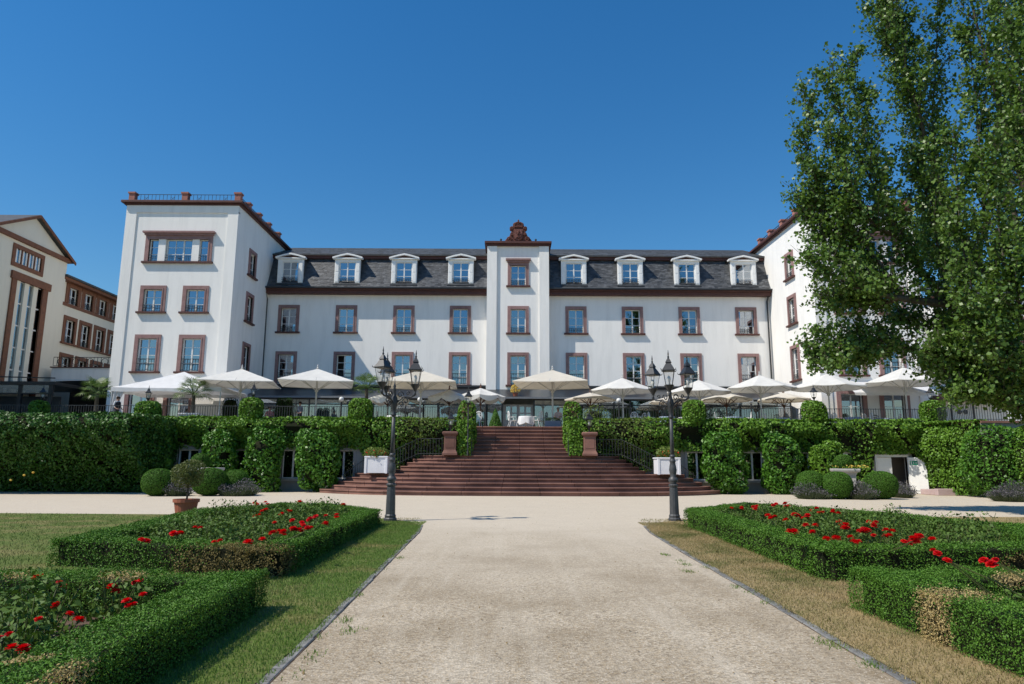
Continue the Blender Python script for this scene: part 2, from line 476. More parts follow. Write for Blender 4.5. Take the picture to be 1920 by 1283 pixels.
def tri_blades(name, X, Y, Z, h, w, mat, parent=None, lean=.35):
    n = len(X); a = RNG.random(n) * 6.283; s = h * (.5 + RNG.random(n))
    dx, dy = np.cos(a) * w / 2, np.sin(a) * w / 2
    lx, ly = RNG.normal(size=n) * lean * s, RNG.normal(size=n) * lean * s
    V = np.empty((n, 3, 3))
    V[:,0] = np.stack([X - dx, Y - dy, Z], 1); V[:,1] = np.stack([X + dx, Y + dy, Z], 1)
    V[:,2] = np.stack([X + lx, Y + ly, Z + s], 1)
    return put(name, np_mesh(name, V.reshape(-1, 3), 3, mat), parent)

# ------------------------------------------------------------------ the ground
def sheet(name, poly, z, mat):
    mb = MB(); mb.add([(x, y, z) for x, y in poly], [tuple(range(len(poly)))])
    o = mb.build(name, mat, normals=False); o['kind'] = 'structure'; return o
KERB_L = [(-2.40,2.0),(-2.41,5.5),(-2.44,6.8),(-2.50,8.8),(-2.66,13.5),(-2.76,17.0),(-2.92,18.9)]
KERB_R = [(2.40,2.0),(2.41,5.5),(2.44,6.8),(2.53,9.0),(2.66,13.5),(2.80,17.0),(3.00,18.9)]
M_lawn = mat_soil_grass('lawn_ground', (.110,.155,.035), (.28,.225,.10), .60)
M_lawn_dry = mat_soil_grass('dry_lawn_ground', (.12,.12,.04), (.35,.265,.135), .38)
sheet('ground', [(-900,-300),(900,-300),(900,1500),(-900,1500)], -0.02, mat_soil_grass('far_ground', (.06,.085,.025), (.15,.13,.07), .55))
sheet('gravel_forecourt', [(-60,-6),(60,-6),(60,60),(-60,60)], -0.004, M_gravel)
lawnL = [p for p in KERB_L[::-1]]
sheet('lawn_left', [(-30,2.0)] + [(x-.05,y) for x,y in KERB_L] + [(-3.4,20.1),(-4.6,21.4),(-9,22.3),(-30,23.2)], 0.006, M_lawn)
sheet('lawn_right', [(x+.05,y) for x,y in KERB_R] + [(3.5,20.0),(4.7,21.4),(9,22.6),(30,23.4),(30,2.0)], 0.006, M_lawn_dry)

def arc_pts(pl, step):
    out = []; 
    for (x0,y0),(x1,y1) in zip(pl[:-1], pl[1:]):
        L = math.hypot(x1-x0, y1-y0); n = max(1, round(L/step))
        for i in range(n): out.append((x0+(x1-x0)*i/n, y0+(y1-y0)*i/n))
    out.append(pl[-1]); return out
kerb_mesh = MB().box(-.045,.045,0,1,-.08,.014).mesh('kerb_stone', M_kerb)
kb = bmesh.new(); kb.from_mesh(kerb_mesh); bmesh.ops.bevel(kb, geom=list(kb.edges), offset=.009, segments=1, affect='EDGES'); kb.to_mesh(kerb_mesh); kb.free()
for side, pl in (('left', KERB_L), ('right', KERB_R)):
    base = MB()
    pts = arc_pts(pl, .34)
    for (x0,y0),(x1,y1) in zip(pts[:-1], pts[1:]): base.bar((x0,y0,-.05), (x1,y1,-.05), .10, .10)
    root = base.build('path_edging', M_soil)
    tag(root, 'flush dark stone edging along the %s side of the gravel path' % side, 'edging', 'stone edgings of the path')
    for (x0,y0),(x1,y1) in zip(pts[:-1], pts[1:]):
        L = math.hypot(x1-x0, y1-y0)
        M = Matrix.Translation((x0 + random.uniform(-.008,.008), y0, random.uniform(-.012,.004))) @ Matrix.Rotation(math.atan2(-(x1-x0), y1-y0) + random.uniform(-.02,.02), 4, 'Z') @ Matrix.Diagonal((random.uniform(.9,1.1), L*.965, 1, 1))
        put('kerb_stone', kerb_mesh, root, M)

# grass blades: near strips and lawns
def scatter_strip(n, side, inner, outer, y0, y1):
    Y = y0 + (y1-y0) * RNG.random(n)**1.35
    k = np.array([p[1] for p in KERB_L]); kx = np.interp(Y, k, np.array([abs(p[0]) for p in (KERB_L if side < 0 else KERB_R)]))
    X = kx - .015 + (outer - kx + .015) * RNG.random(n)
    return side * X, Y
M_bladeL = mat_blade('grass_blade', (.110,.200,.030), (.190,.29,.065), (.40,.33,.14), .64)
M_bladeR = mat_blade('dry_grass_blade', (.11,.14,.035), (.18,.19,.06), (.50,.385,.19), .50)
X, Y = scatter_strip(60000, -1, 0, 4.1, 3.6, 20.0)
g = tri_blades('grass', X, Y, np.full(len(X), .004), .030, .009, M_bladeL); tag(g, 'short green grass strip between the left hedges and the path edging', 'grass', kind='stuff')
X, Y = scatter_strip(60000, 1, 0, 4.1, 3.6, 20.0)
g = tri_blades('grass', X, Y, np.full(len(X), .004), .028, .009, M_bladeR); tag(g, 'dry straw coloured grass strip between the right hedges and the path edging', 'grass', kind='stuff')
n = 60000; Y = 8.3 + 14.2*RNG.random(n); X = -3.2 - (Y*.80+2)*RNG.random(n)
k = Y < 21.3 + (-X-4)*.1
M_bladeM = mat_blade('mown_grass_blade', (.115,.175,.034), (.185,.245,.065), (.38,.32,.14), .54)
g = tri_blades('grass', X[k], Y[k], np.full(k.sum(), .004), .035, .016, M_bladeM); tag(g, 'mown lawn with dry patches beside the far left flower bed', 'grass', kind='stuff')
n = 50000; Y = 8.3 + 14.4*RNG.random(n); X = 3.2 + (Y*.80+1)*RNG.random(n)
k = Y < 21.3 + (X-4)*.1
g = tri_blades('grass', X[k], Y[k], np.full(k.sum(), .004), .035, .016, M_bladeR); tag(g, 'dry mown lawn behind the far right flower bed', 'grass', kind='stuff')
# weeds creeping over the gravel beside the edging
WX, WY = [], []
for side, pl in ((-1, KERB_L), (1, KERB_R)):
    for i in range(13):
        y = 4.3 + 10*random.random()**1.5; kx = np.interp(y, [p[1] for p in pl], [abs(p[0]) for p in pl])
        x = side*(kx - abs(random.gauss(0, .22)) - .02); m = random.randint(15, 90)
        WX += list(RNG.normal(x, .05, m)); WY += list(RNG.normal(y, .09, m))
WX = np.array(WX); WY = np.array(WY)
g = tri_blades('grass', WX, WY, np.zeros(len(WX)), .026, .010, M_bladeL); tag(g, 'small green weeds sprouting from the gravel along the edging', 'weeds', kind='stuff')
# loose stones on the near gravel
n = 26000
Y = 3.4 + 10.5*RNG.random(n)**1.6; X = (RNG.random(n)*2-1)*2.36
s = .0035 + .0065*RNG.random(n)**2.2
oct_ = np.array([(1,0,0),(0,1,0),(-1,0,0),(0,-1,0),(0,0,.7)]); tri = [(0,1,4),(1,2,4),(2,3,4),(3,0,4)]
ang = RNG.random(n)*6.283
O = oct_[None]*np.stack([s*(.8+.6*RNG.random(n)), s, s*(.6+.5*RNG.random(n))],1)[:,None,:]
c_, s_ = np.cos(ang)[:,None], np.sin(ang)[:,None]
OX = O[:,:,0]*c_ - O[:,:,1]*s_ + X[:,None]; OY = O[:,:,0]*s_ + O[:,:,1]*c_ + Y[:,None]; OZ = O[:,:,2] - .005
V = np.stack([OX,OY,OZ],2)
F = V[:, np.array(tri).ravel()].reshape(-1,3)
M_peb = mat_plain('loose_stone', (.58,.51,.41), (.36,.30,.23), 60, .9, .2, bstr=0)
g = put('gravel_stones', np_mesh('gravel_stones', F, 3, M_peb)); tag(g, 'loose pale pebbles strewn over the gravel path', 'gravel', kind='stuff')

# dry leaf litter blown over the path and forecourt
n = 420; Yl = 3.8 + 24*RNG.random(n)**1.4; Xl = RNG.normal(size=n)*1.9
P = np.stack([Xl, Yl, np.full(n, .006)], 1)
g = put('leaf_litter', np_mesh('leaf_litter', leaf_verts(P, np.tile([0,0,1.],(n,1)), .032, .016, .25, .05), 4, mat_leaf('dry_leaf', (.09,.06,.03), (.28,.20,.09), .8, .1, .1))); tag(g, 'scattered dry leaves lying on the gravel path', 'leaf litter', kind='stuff')

# ------------------------------------------------------------------ terrace
TZ = 3.90
WALL = 41.5
A_R = at(1742, 850, 41.2); B_R = at(1850, 900, 37.2)      # where the wall turns towards the front on the right
ter = MB()
poly_t = [(-60,WALL),(-3.3,WALL),(-3.3,43.4),(3.3,43.4),(3.3,WALL),(A_R.x,WALL),(B_R.x,B_R.y),(60,B_R.y),(60,75),(-60,75)]
ter.add([(x,y,TZ) for x,y in poly_t], [tuple(range(len(poly_t)))])
o = ter.build('terrace', M_terrace, normals=False); o['kind'] = 'structure'

def wall_grid(mb, M, x0, x1, z0, z1, ops, depth=.25, y=0.0):
    xs = sorted({x0, x1, *[o[0] for o in ops], *[o[1] for o in ops]}); zs = sorted({z0, z1, *[o[2] for o in ops], *[o[3] for o in ops]})
    xs = [x for x in xs if x0 <= x <= x1]; zs = [z for z in zs if z0 <= z <= z1]
    for a, b in zip(xs[:-1], xs[1:]):
        for c, d in zip(zs[:-1], zs[1:]):
            mx, mz = (a+b)/2, (c+d)/2
            if any(o[0] < mx < o[1] and o[2] < mz < o[3] for o in ops): continue
            mb.add([M @ Vector(p) for p in ((a,y,c),(b,y,c),(b,y,d),(a,y,d))], [(0,1,2,3)])
    for a, b, c, d in ops:
        for q in (((a,y,c),(a,y,d),(a,y+depth,d),(a,y+depth,c)), ((b,y,c),(b,y+depth,c),(b,y+depth,d),(b,y,d)),
                  ((a,y,d),(b,y,d),(b,y+depth,d),(a,y+depth,d)), ((a,y,c),(a,y+depth,c),(b,y+depth,c),(b,y,c))):
            mb.add([M @ Vector(p) for p in q], [(0,1,2,3)])
def wallM(x, y, ang): return Matrix.Translation((x, y, 0)) @ Matrix.Rotation(ang, 4, 'Z')

# ---- window kit (local: x right seen from outside, y into the wall, z up from the bottom of the opening)
WC = {}
def wmesh(key, fn, mat, smooth=False):
    if key not in WC: WC[key] = fn().mesh(key[0], mat, smooth)
    return WC[key]
def sash_mb(w, h, cols, rows, fw=.07, bw=.035, y0=.16, tr=None):
    mb = MB()
    mb.box(-w/2, -w/2+fw, y0, y0+.06, 0, h); mb.box(w/2-fw, w/2, y0, y0+.06, 0, h)
    mb.box(-w/2+fw, w/2-fw, y0, y0+.06, 0, fw); mb.box(-w/2+fw, w/2-fw, y0, y0+.06, h-fw, h)
    iw = w - 2*fw; ih = h - 2*fw
    for c in range(1, cols):
        x = -iw/2 + iw*c/cols; b = .05 if (cols == 2 or c % 2 == 0 or cols == 3) else bw/2
        mb.box(x-b, x+b, y0-.012, y0+.05, fw, h-fw)
    for r in range(1, rows):
        z = fw + ih*r/rows
        mb.box(-w/2+fw, w/2-fw, y0+.006, y0+.045, z-bw/2, z+bw/2)
    return mb
def guard_mb(w, hh=.42, y=.02):
    mb = MB()
    for z in (.10, hh*.62, hh): mb.box(-w/2, w/2, y-.012, y+.012, z-.013, z+.013)
    for i in range(7):
        x = -w/2 + w*(i+.5)/7
        mb.box(x-.009, x+.009, y-.009, y+.009, .10, hh)
    for k in range(10):      # ring ornament in the middle
        a0, a1 = 2*math.pi*k/10, 2*math.pi*(k+1)/10
        mb.bar((math.cos(a0)*.09, y-.02, hh*.62+.0+math.sin(a0)*.09), (math.cos(a1)*.09, y-.02, hh*.62+math.sin(a1)*.09), .018)
    return mb
def surround_mb(w, h, sw, proj=.07, hood=False):
    mb = MB()
    mb.box(-w/2-sw, -w/2, -proj, .12, 0, h); mb.box(w/2, w/2+sw, -proj, .12, 0, h)
    mb.box(-w/2-sw, w/2+sw, -proj, .12, h, h+sw)
    # raised inner bead
    mb.box(-w/2-sw*.3, -w/2+.004, -proj-.025, -proj, 0, h); mb.box(w/2-.004, w/2+sw*.3, -proj-.025, -proj, 0, h)
    mb.box(-w/2-sw*.3, w/2+sw*.3, -proj-.025, -proj, h-.004, h+sw*.3)
    if hood:
        mb.box(-w/2-sw-.06, w/2+sw+.06, -proj-.12, .1, h+sw, h+sw+.14); mb.box(-w/2-sw-.16, w/2+sw+.16, -proj-.24, .1, h+sw+.14, h+sw+.27)
    return mb
def curtain_mb(x0, x1, z0, z1, y, tied=None):
    mb = MB(); n = 12; vs_ = []; fs_ = []
    for j, z in enumerate((z1, (z0+z1)/2, z0)):
        for i in range(n+1):
            f = i/n
            xx = x0 + (x1-x0)*f
            if tied is not None and j == 1: xx = tied + (xx-tied)*.45
            if tied is not None and j == 2: xx = tied + (xx-tied)*.7
            vs_.append((xx, y + .03*math.sin(i*2.6), z))
    for j in range(2):
        for i in range(n): fs_.append((j*(n+1)+i, j*(n+1)+i+1, (j+1)*(n+1)+i+1, (j+1)*(n+1)+i))
    return mb.add(vs_, fs_)
def window(root, M, w, h, cols=2, rows=3, sw=.24, guard=True, sill=True, hood=False, curtain=0, smat=None, glass=None, name='window', surround=True, open_leaf=False, gh=.42, skip_left=False):
    smat = smat or M_sand; glass = glass or M_glass
    k = (round(w,2), round(h,2))
    if surround:
        win = put(name, wmesh(('window',)+k+(sw,hood,smat.name), lambda: surround_mb(w,h,sw,hood=hood), smat), root, M)
        host = win
    else:
        win = put(name, wmesh(('window',)+k+(cols,rows,'bare'), lambda: sash_mb(w,h,cols,rows), M_paint), root, M); host = win
    if surround: put('sash', wmesh(('sash',)+k+(cols,rows), lambda: sash_mb(w,h,cols,rows), M_paint), host)
    if sill: put('sill', wmesh(('sill',)+k+(sw,smat.name), lambda: MB().box(-w/2-sw-.12, w/2+sw+.12, -.20, .14, -.13, -.004), M_brown if smat is M_sand else smat), host)
    if guard: put('guard_rail', wmesh(('guard_rail',)+k+(gh,), lambda: guard_mb(w-.01, gh), M_iron), host)
    iw, ih = w-.14, h-.14
    pw, ph = iw/cols, ih/rows
    pm = wmesh(('pane',)+k+(cols,rows,glass.name), lambda: MB().box(-pw/2+.004, pw/2-.004, .185, .195, -ph/2+.004, ph/2-.004), glass)
    for c in range(cols):
        if open_leaf and c == 0: continue
        for r in range(rows):
            put('pane', pm, host, Matrix.Translation((-iw/2+pw*(c+.5), 0, .07+ph*(r+.5))) @ Matrix.Rotation(random.uniform(-.014,.014), 4, 'Z') @ Matrix.Rotation(random.uniform(-.014,.014), 4, 'X'))
    if curtain == 1:
        put('curtain', wmesh(('curtain',)+k+(1,), lambda: curtain_mb(-w/2+.02, -.05, .05, h-.04, .36), M_curt), host)
        put('curtain', wmesh(('curtain',)+k+(2,), lambda: curtain_mb(.05, w/2-.02, .05, h-.04, .36), M_curt), host)
    elif curtain == 2:
        put('curtain', wmesh(('curtain',)+k+(3,), lambda: curtain_mb(-w/2+.02, -.0, .05, h-.04, .40, -w/2+.05), M_curt), host)
        put('curtain', wmesh(('curtain',)+k+(4,), lambda: curtain_mb(.0, w/2-.02, .05, h-.04, .40, w/2-.05), M_curt), host)
    elif curtain == 3:
        put('curtain', wmesh(('curtain',)+k+(5,), lambda: curtain_mb(-w/2+.02, 0, .05, h-.04, .38), M_curt2), host)
    elif curtain == 4:
        put('curtain', wmesh(('curtain',)+k+(6,), lambda: curtain_mb(.0, w/2-.02, .05, h-.04, .38), M_curt2), host)
    return win

# ---- retaining wall of the terrace with its basement windows
tw = thing('terrace_wall', 'pale plastered retaining wall below the terrace, largely hidden by creeper', 'wall', (0, WALL, 0))
ops = []
WIN_PX = [222, 352, 458, 548, 652, 1308, 1412, 1518, 1600]
bw_spec = []
for px in WIN_PX:
    x = at(px, 870, WALL).x
    if abs(x) < 10.3: x = math.copysign(10.4, x)
    bw_spec.append(x); ops.append((x-.62, x+.62, .72, 2.38))
DX0, DX1 = at(1646, 890, WALL).x, at(1703, 890, WALL).x
ops.append((DX0, DX1, 0.0, 2.12))
mb = MB(); wall_grid(mb, wallM(0, WALL, 0), -60, -3.3, 0, TZ-.02, [o for o in ops if o[1] < 0], .3); wall_grid(mb, wallM(0, WALL, 0), 3.3, A_R.x, 0, TZ-.02, [o for o in ops if o[0] > 0], .3)
mb.add([(A_R.x,WALL,0),(B_R.x,B_R.y,0),(B_R.x,B_R.y,TZ-.02),(A_R.x,WALL,TZ-.02)], [(0,1,2,3)])
mb.add([(B_R.x,B_R.y,0),(60,B_R.y,0),(60,B_R.y,TZ-.02),(B_R.x,B_R.y,TZ-.02)], [(0,1,2,3)])
mb.build('plaster_face', mat_stucco('basement_plaster', (.34,.335,.31), .14), tw, normals=False)
mb = MB()
mb.add([(-60,WALL+1.2,0),(-3.4,WALL+1.2,0),(-3.4,WALL+1.2,TZ-.05),(-60,WALL+1.2,TZ-.05)], [(0,1,2,3)]); mb.add([(3.4,WALL+1.2,0),(60,WALL+1.2,0),(60,WALL+1.2,TZ-.05),(3.4,WALL+1.2,TZ-.05)], [(0,1,2,3)])
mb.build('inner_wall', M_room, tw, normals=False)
M_bs = mat_plain('grey_basement_stone', (.40,.38,.35), (.3,.29,.27), 3, .9, .2)
for x in bw_spec:
    window(tw, wallM(x, WALL, 0) @ Matrix.Translation((0,0,.72)), 1.24, 1.66, 2, 1, .13, guard=False, smat=M_bs)
# flank walls of the upper flight
for s in (-1, 1):
    MB().box(*sorted((s*2.88, s*3.3)), 40.3, 43.4, 0, TZ-.004).build('flank_wall', M_step, tw)
# copings along the terrace edge
for a, b in (((-60,WALL),(-3.3,WALL)), ((3.3,WALL),(A_R.x,WALL)), ((A_R.x,WALL),(B_R.x,B_R.y)), ((B_R.x,B_R.y),(60,B_R.y))):
    MB().bar((a[0],a[1]+.15,TZ+.05), (b[0],b[1]+.15,TZ+.05), .5, .12).build('coping', M_step, tw)
# the double door in the wall
mb = MB().box(DX0-.1, DX0, WALL-.04, WALL+.2, 0, 2.12).box(DX1, DX1+.1, WALL-.04, WALL+.2, 0, 2.12).box(DX0-.1, DX1+.1, WALL-.04, WALL+.2, 2.12, 2.26)
mb.build('door_frame', M_paint, tw)
dm = (DX0 + DX1) / 2
cl = MB().box(DX0+.01, dm, WALL+.05, WALL+.10, .02, 2.10).build('door', M_panel, tw); cl['label'] = 'closed white leaf of the double door'
MB().box(DX0+.08, dm-.07, WALL+.037, WALL+.05, 1.1, 1.12).build('moulding', M_panel, cl)
hinge = Vector((DX1+.02, WALL-.06, 0)); lw_ = (DX1-DX0)/2*1.05
LM = Matrix.Translation(hinge) @ Matrix.Rotation(R(-32), 4, 'Z')
lf = MB().box(0, lw_, -.05, 0, .02, 2.10).build('door', M_panel, tw, LM, bevel=.006); lf['label'] = 'white door leaf standing open with a green sign'
MB().box(lw_*.08, lw_*.92, -.058, -.05, .16, .19).build('kick_line', M_castg, lf)
MB().box(lw_*.86, lw_*.90, -.085, -.05, .92, 1.12).box(lw_*.76, lw_*.90, -.10, -.085, 1.05, 1.075).build('door_handle', M_castg, lf)
sg = MB().box(lw_*.10, lw_*.52, -.060, -.052, 1.66, 1.90).build('exit_sign', mat_plain('sign_green', (.0,.24,.14), (.0,.22,.12), 3, .5, .3, bstr=0), lf)
rm = MB()                       # white running figure, arrow and door of the sign
rm.box(lw_*.15,lw_*.20,-.0625,-.061,1.69,1.87); rm.box(lw_*.27,lw_*.31,-.0625,-.061,1.74,1.81); rm.box(lw_*.275,lw_*.305,-.0625,-.061,1.82,1.85); rm.bar((lw_*.28,-.0618,1.74),(lw_*.25,-.0618,1.70),.012,.002); rm.bar((lw_*.30,-.0618,1.74),(lw_*.33,-.0618,1.70),.012,.002)
rm.box(lw_*.36,lw_*.44,-.0625,-.061,1.77,1.795); rm.add([(lw_*.44,-.0625,1.74),(lw_*.49,-.0625,1.7825),(lw_*.44,-.0625,1.825)],[(0,1,2)])
rm.build('pictogram', M_panel, lf, normals=False)
MB().lathe([(.028,0),(.028,.02)],10).xform(Matrix.Translation((lw_*.72,-.05,2.0)) @ Matrix.Rotation(R(90),4,'X')).build('door_closer_knob', M_castg, lf)
# pink stone kerb beside the door
o = MB().box(at(1738,915,40.2).x, at(1800,915,40.2).x+.1, 39.2, 39.6, 0, .36).box(at(1738,915,40.2).x+.02, at(1800,915,40.2).x+.08, 39.22, 40.9, .0, .30).build('stone_plinth', M_pinkst, bevel=.02)
tag(o, 'low pinkish stone plinth beside the open white basement door', 'plinth')

# ------------------------------------------------------------------ staircase
st = thing('staircase', 'broad red sandstone staircase rising in three flights to the terrace', 'staircase', (0, 36.2, 0))
def step_front(hw, y0, sag, n=24):
    # front line of one step: nearly straight, curving back at the ends
    return [(-hw + 2*hw*i/n, y0 + sag*abs(-1 + 2*i/n)**4) for i in range(n+1)]
def add_step(hw, y0, sag, yback, z0, z1, blocks):
    n = blocks * 3
    fr = step_front(hw, y0, sag, n)
    for b in range(blocks):
        seg = fr[b*3:b*3+4]
        g = .005
        s0, s1 = seg[0][0] + g, seg[-1][0] - g
        seg = [(s0, seg[0][1])] + seg[1:-1] + [(s1, seg[-1][1])]
        mb = MB()
        jt = random.uniform(-.006, .006)
        # riser block set back under a tread with a nosing
        rp = [(x, y + .06) for x, y in seg] + [(s1, yback), (s0, yback)]
        mb.prism(rp, z0 - .02, z1 - .065)
        tp = [(x, y + jt) for x, y in seg] + [(s1, yback), (s0, yback)]
        mb.prism(tp, z1 - .065, z1 + jt*.4)
        mb.build('step_stone', M_step, st, bevel=.012)
z = 0.0
CX_ST = 0.0
l1, l2, l3 = 1.065, 2.09, TZ
for i in range(5):
    zz = l1*(i+1)/5; hw = 11.15 - .41*i
    add_step(hw, 36.2 + .40*i, 3.2 - .1*i, 41.45 if i == 4 else 36.2+.40*i+ 3.9, zz - l1/5, zz, 11)
for i in range(5):
    zz = l1 + (l2-l1)*(i+1)/5; hw = 7.15 - .31*i
    add_step(hw, 38.45 + .40*i, 1.6 - .1*i, 41.46, zz - (l2-l1)/5, zz, 8)
for i in range(8):
    zz = l2 + (l3-l2)*(i+1)/8
    y0 = 40.45 + .38*i
    nb = 4
    for b in range(nb):
        s0 = -2.87 + 5.74*b/nb + .004; s1 = -2.87 + 5.74*(b+1)/nb - .004
        jt = random.uniform(-.006,.006)
        mb = MB().box(s0, s1, y0+.06, 44.0, zz-(l3-l2)/8-.02, zz-.065).box(s0, s1, y0+jt, 44.0, zz-.065, zz + jt*.3 + (.003 if i == 7 else 0))
        mb.build('step_stone', M_step, st, bevel=.012)
# rough rubble stones at the left end of the middle flight
for k in range(7):
    c = Vector((-7.25 - .16*k + random.uniform(-.05,.05), 39.6 + random.uniform(-.2,.3), 1.065))
    mb = MB().lathe([(.13,0),(.2,.05),(.18,.16),(.08,.24)], 7, a0=random.random()*3)
    o = mb.build('rubble_stone', M_step, None, Matrix.Translation(c) @ Matrix.Rotation(random.random()*3,4,'Z') @ Matrix.Diagonal((random.uniform(.7,1.3), random.uniform(.7,1.1), random.uniform(.6,1.3),1)))
    tag(o, 'loose rough reddish stone left of the middle flight, %s from the steps' % ['first','second','third','fourth','fifth','sixth','seventh'][k], 'stone', 'loose stones beside the middle flight')

# ------------------------------------------------------------------ the hotel: central block
FD = 55.0
def fx(px, D=FD, py=600): return at(px, py, D).x
def fz(py, D=FD, px=966): return at(px, py, D).z
XL, XR = fx(494, FD, 640), fx(1446, FD, 640)
Z_EAVE0, Z_EAVE1 = fz(555.5), fz(546.5)
hb = thing('hotel_block', 'long white central hotel block with grey slate mansard roof and dormers', 'building', (0, FD, TZ))
FM = wallM(0, FD, 0)
row2 = (fz(624.5), fz(580)); row1 = (fz(722), fz(667))
WPX = [541, 649, 757, 863, 1080, 1186, 1292.5, 1399]
WX_ = [fx(p) for p in WPX]
OW = 1.22
ops = []
for x in WX_:
    ops.append((x-OW/2, x+OW/2, *row2)); ops.append((x-OW/2, x+OW/2, *row1))
PX0, PX1 = fx(912.5), fx(1029.5); PD = .85; PY = FD - PD
mb = MB(); wall_grid(mb, FM, XL-.3, PX0+.1, TZ-.1, Z_EAVE0+.3, [o for o in ops if o[1] < PX0], .24); mb.build('wall', M_white, hb, normals=False)
mb = MB(); wall_grid(mb, FM, PX1-.1, XR+.5, TZ-.1, Z_EAVE0+.3, [o for o in ops if o[0] > PX1], .24); mb.build('wall', M_white, hb, normals=False)
mb = MB(); mb.add([(XL-.3,FD+1.5,TZ),(XR+.3,FD+1.5,TZ),(XR+.3,FD+1.5,Z_EAVE1+3.5),(XL-.3,FD+1.5,Z_EAVE1+3.5)], [(0,1,2,3)])
for zz in (TZ+3.6, (row1[1]+row2[0])/2, Z_EAVE0): mb.box(XL, XR, FD+.25, FD+1.5, zz-.1, zz+.1)
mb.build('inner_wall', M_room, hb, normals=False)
cur2 = [3, 0, 2, 0, 2, 3, 0, 4]; cur1 = [3, 0, 0, 2, 0, 0, 2, 1]
for i, x in enumerate(WX_):
    window(hb, FM @ Matrix.Translation((x,0,row2[0])), OW, row2[1]-row2[0], 2, 3, .25, curtain=cur2[i])
    window(hb, FM @ Matrix.Translation((x,0,row1[0])), OW, row1[1]-row1[0], 2, 4, .25, curtain=cur1[i], open_leaf=(i == 1), gh=.9)
# projecting centre bay
PM = wallM(0, PY, 0)
def px_(p): return at(p, 600, PY).x
bx = (px_(912.5), px_(1029.5)); bc = px_(971.5)
bz_top = at(971, 461, PY-.2).z
r3 = (at(971,536,PY).z, at(971,498,PY).z)
rr2 = (at(971,624.5,PY).z, at(971,580,PY).z); rr1 = (at(971,722,PY).z, at(971,667,PY).z)
mb = MB(); wall_grid(mb, PM, bx[0], bx[1], TZ-.1, bz_top, [(bc-.6,bc+.6,*r) for r in (r3, rr2, rr1)], .24)
for x in bx:
    mb.add([(x,PY,TZ),(x,FD+4.5,TZ),(x,FD+4.5,bz_top),(x,PY,bz_top)], [(0,1,2,3)])
mb.add([(bx[0],PY,bz_top),(bx[1],PY,bz_top),(bx[1],FD+4.5,bz_top),(bx[0],FD+4.5,bz_top)], [(0,1,2,3)])
mb.build('centre_bay', M_white, hb, normals=False)
pw_ = .78
for x0 in (bx[0]-.003, bx[1]-pw_+.003):
    MB().box(x0, x0+pw_, PY-.14, PY+.3, TZ, bz_top-.02).build('pilaster', M_white, hb, normals=True)
mb = MB().box(bx[0]-.10, bx[1]+.10, PY-.22, FD+4.6, bz_top, bz_top+.16).box(bx[0]-.22, bx[1]+.22, PY-.36, FD+4.7, bz_top+.16, bz_top+.36)
mb.build('bay_cornice', M_brown, hb, bevel=.02)
window(hb, PM @ Matrix.Translation((bc,0,r3[0])), 1.2, r3[1]-r3[0], 2, 3, .25, hood=True)
window(hb, PM @ Matrix.Translation((bc,0,rr2[0])), 1.2, rr2[1]-rr2[0], 2, 3, .25)
window(hb, PM @ Matrix.Translation((bc,0,rr1[0])), 1.2, rr1[1]-rr1[0], 2, 4, .25, gh=.9)
# eaves board and gutter
for a, b in ((XL-.1, bx[0]), (bx[1], XR+.25)):
    MB().box(a, b, FD-.52, FD+.3, Z_EAVE0+.02, Z_EAVE1).box(a, b, FD-.62, FD-.40, Z_EAVE1-.12, Z_EAVE1+.02).build('eaves_board', M_brown, hb)
    MB().box(a, b, FD-.80, FD-.5, Z_EAVE1+.02, Z_EAVE1+.13).build('gutter', M_iron, hb)
# mansard: each slate its own piece of geometry
ME_Y, ME_Z = FD-.58, Z_EAVE1+.08
MT_Y = FD+.75; MT_Z = at(966, 487.5, MT_Y).z
def mans(t):       # bell-cast slope, t from eave to top
    return ME_Y + (MT_Y-ME_Y)*(t**.8), ME_Z + (MT_Z-ME_Z)*t
V = []
rows_n = 21
for j in range(rows_n):
    t0, t1 = j/rows_n, min((j+1.25)/rows_n, 1.02)
    y0, z0 = mans(t0); y1, z1 = mans(t1)
    for a, b in ((XL-.05, bx[0]+.02), (bx[1]-.02, XR+.2)):
        x = a - random.random()*.2
        while x < b:
            w = random.uniform(.20,.30)
            xa, xb = max(x, a), min(x+w-.008, b)
            if xb > xa + .02:
                o_ = .026 + random.uniform(0,.014); s_ = random.uniform(-.014,.014)
                V += [(xa,y0-o_,z0+s_),(xb,y0-o_,z0+s_+random.uniform(-.015,.015)),(xb,y1-.006,z1),(xa,y1-.006,z1)]
                V += [(xa,y0+.02,z0+s_),(xb,y0+.02,z0+s_),(xb,y0-o_,z0+s_),(xa,y0-o_,z0+s_)]
            x += w
put('slates', np_mesh('slates', np.array(V), 4, M_slate), hb, kind='stuff')
mb = MB()
for a, b in ((XL-.05, bx[0]), (bx[1], XR+.2)):
    pts = [mans(i/6) for i in range(7)]
    for (y0,z0),(y1,z1) in zip(pts[:-1], pts[1:]):
        mb.add([(a,y0+.03,z0),(b,y0+.03,z0),(b,y1+.03,z1),(a,y1+.03,z1)], [(0,1,2,3)])
mb.build('roof_boarding', M_slate_dark, hb, normals=False)
UT_Y = FD+6.0; UT_Z = at(966, 467.5, UT_Y).z
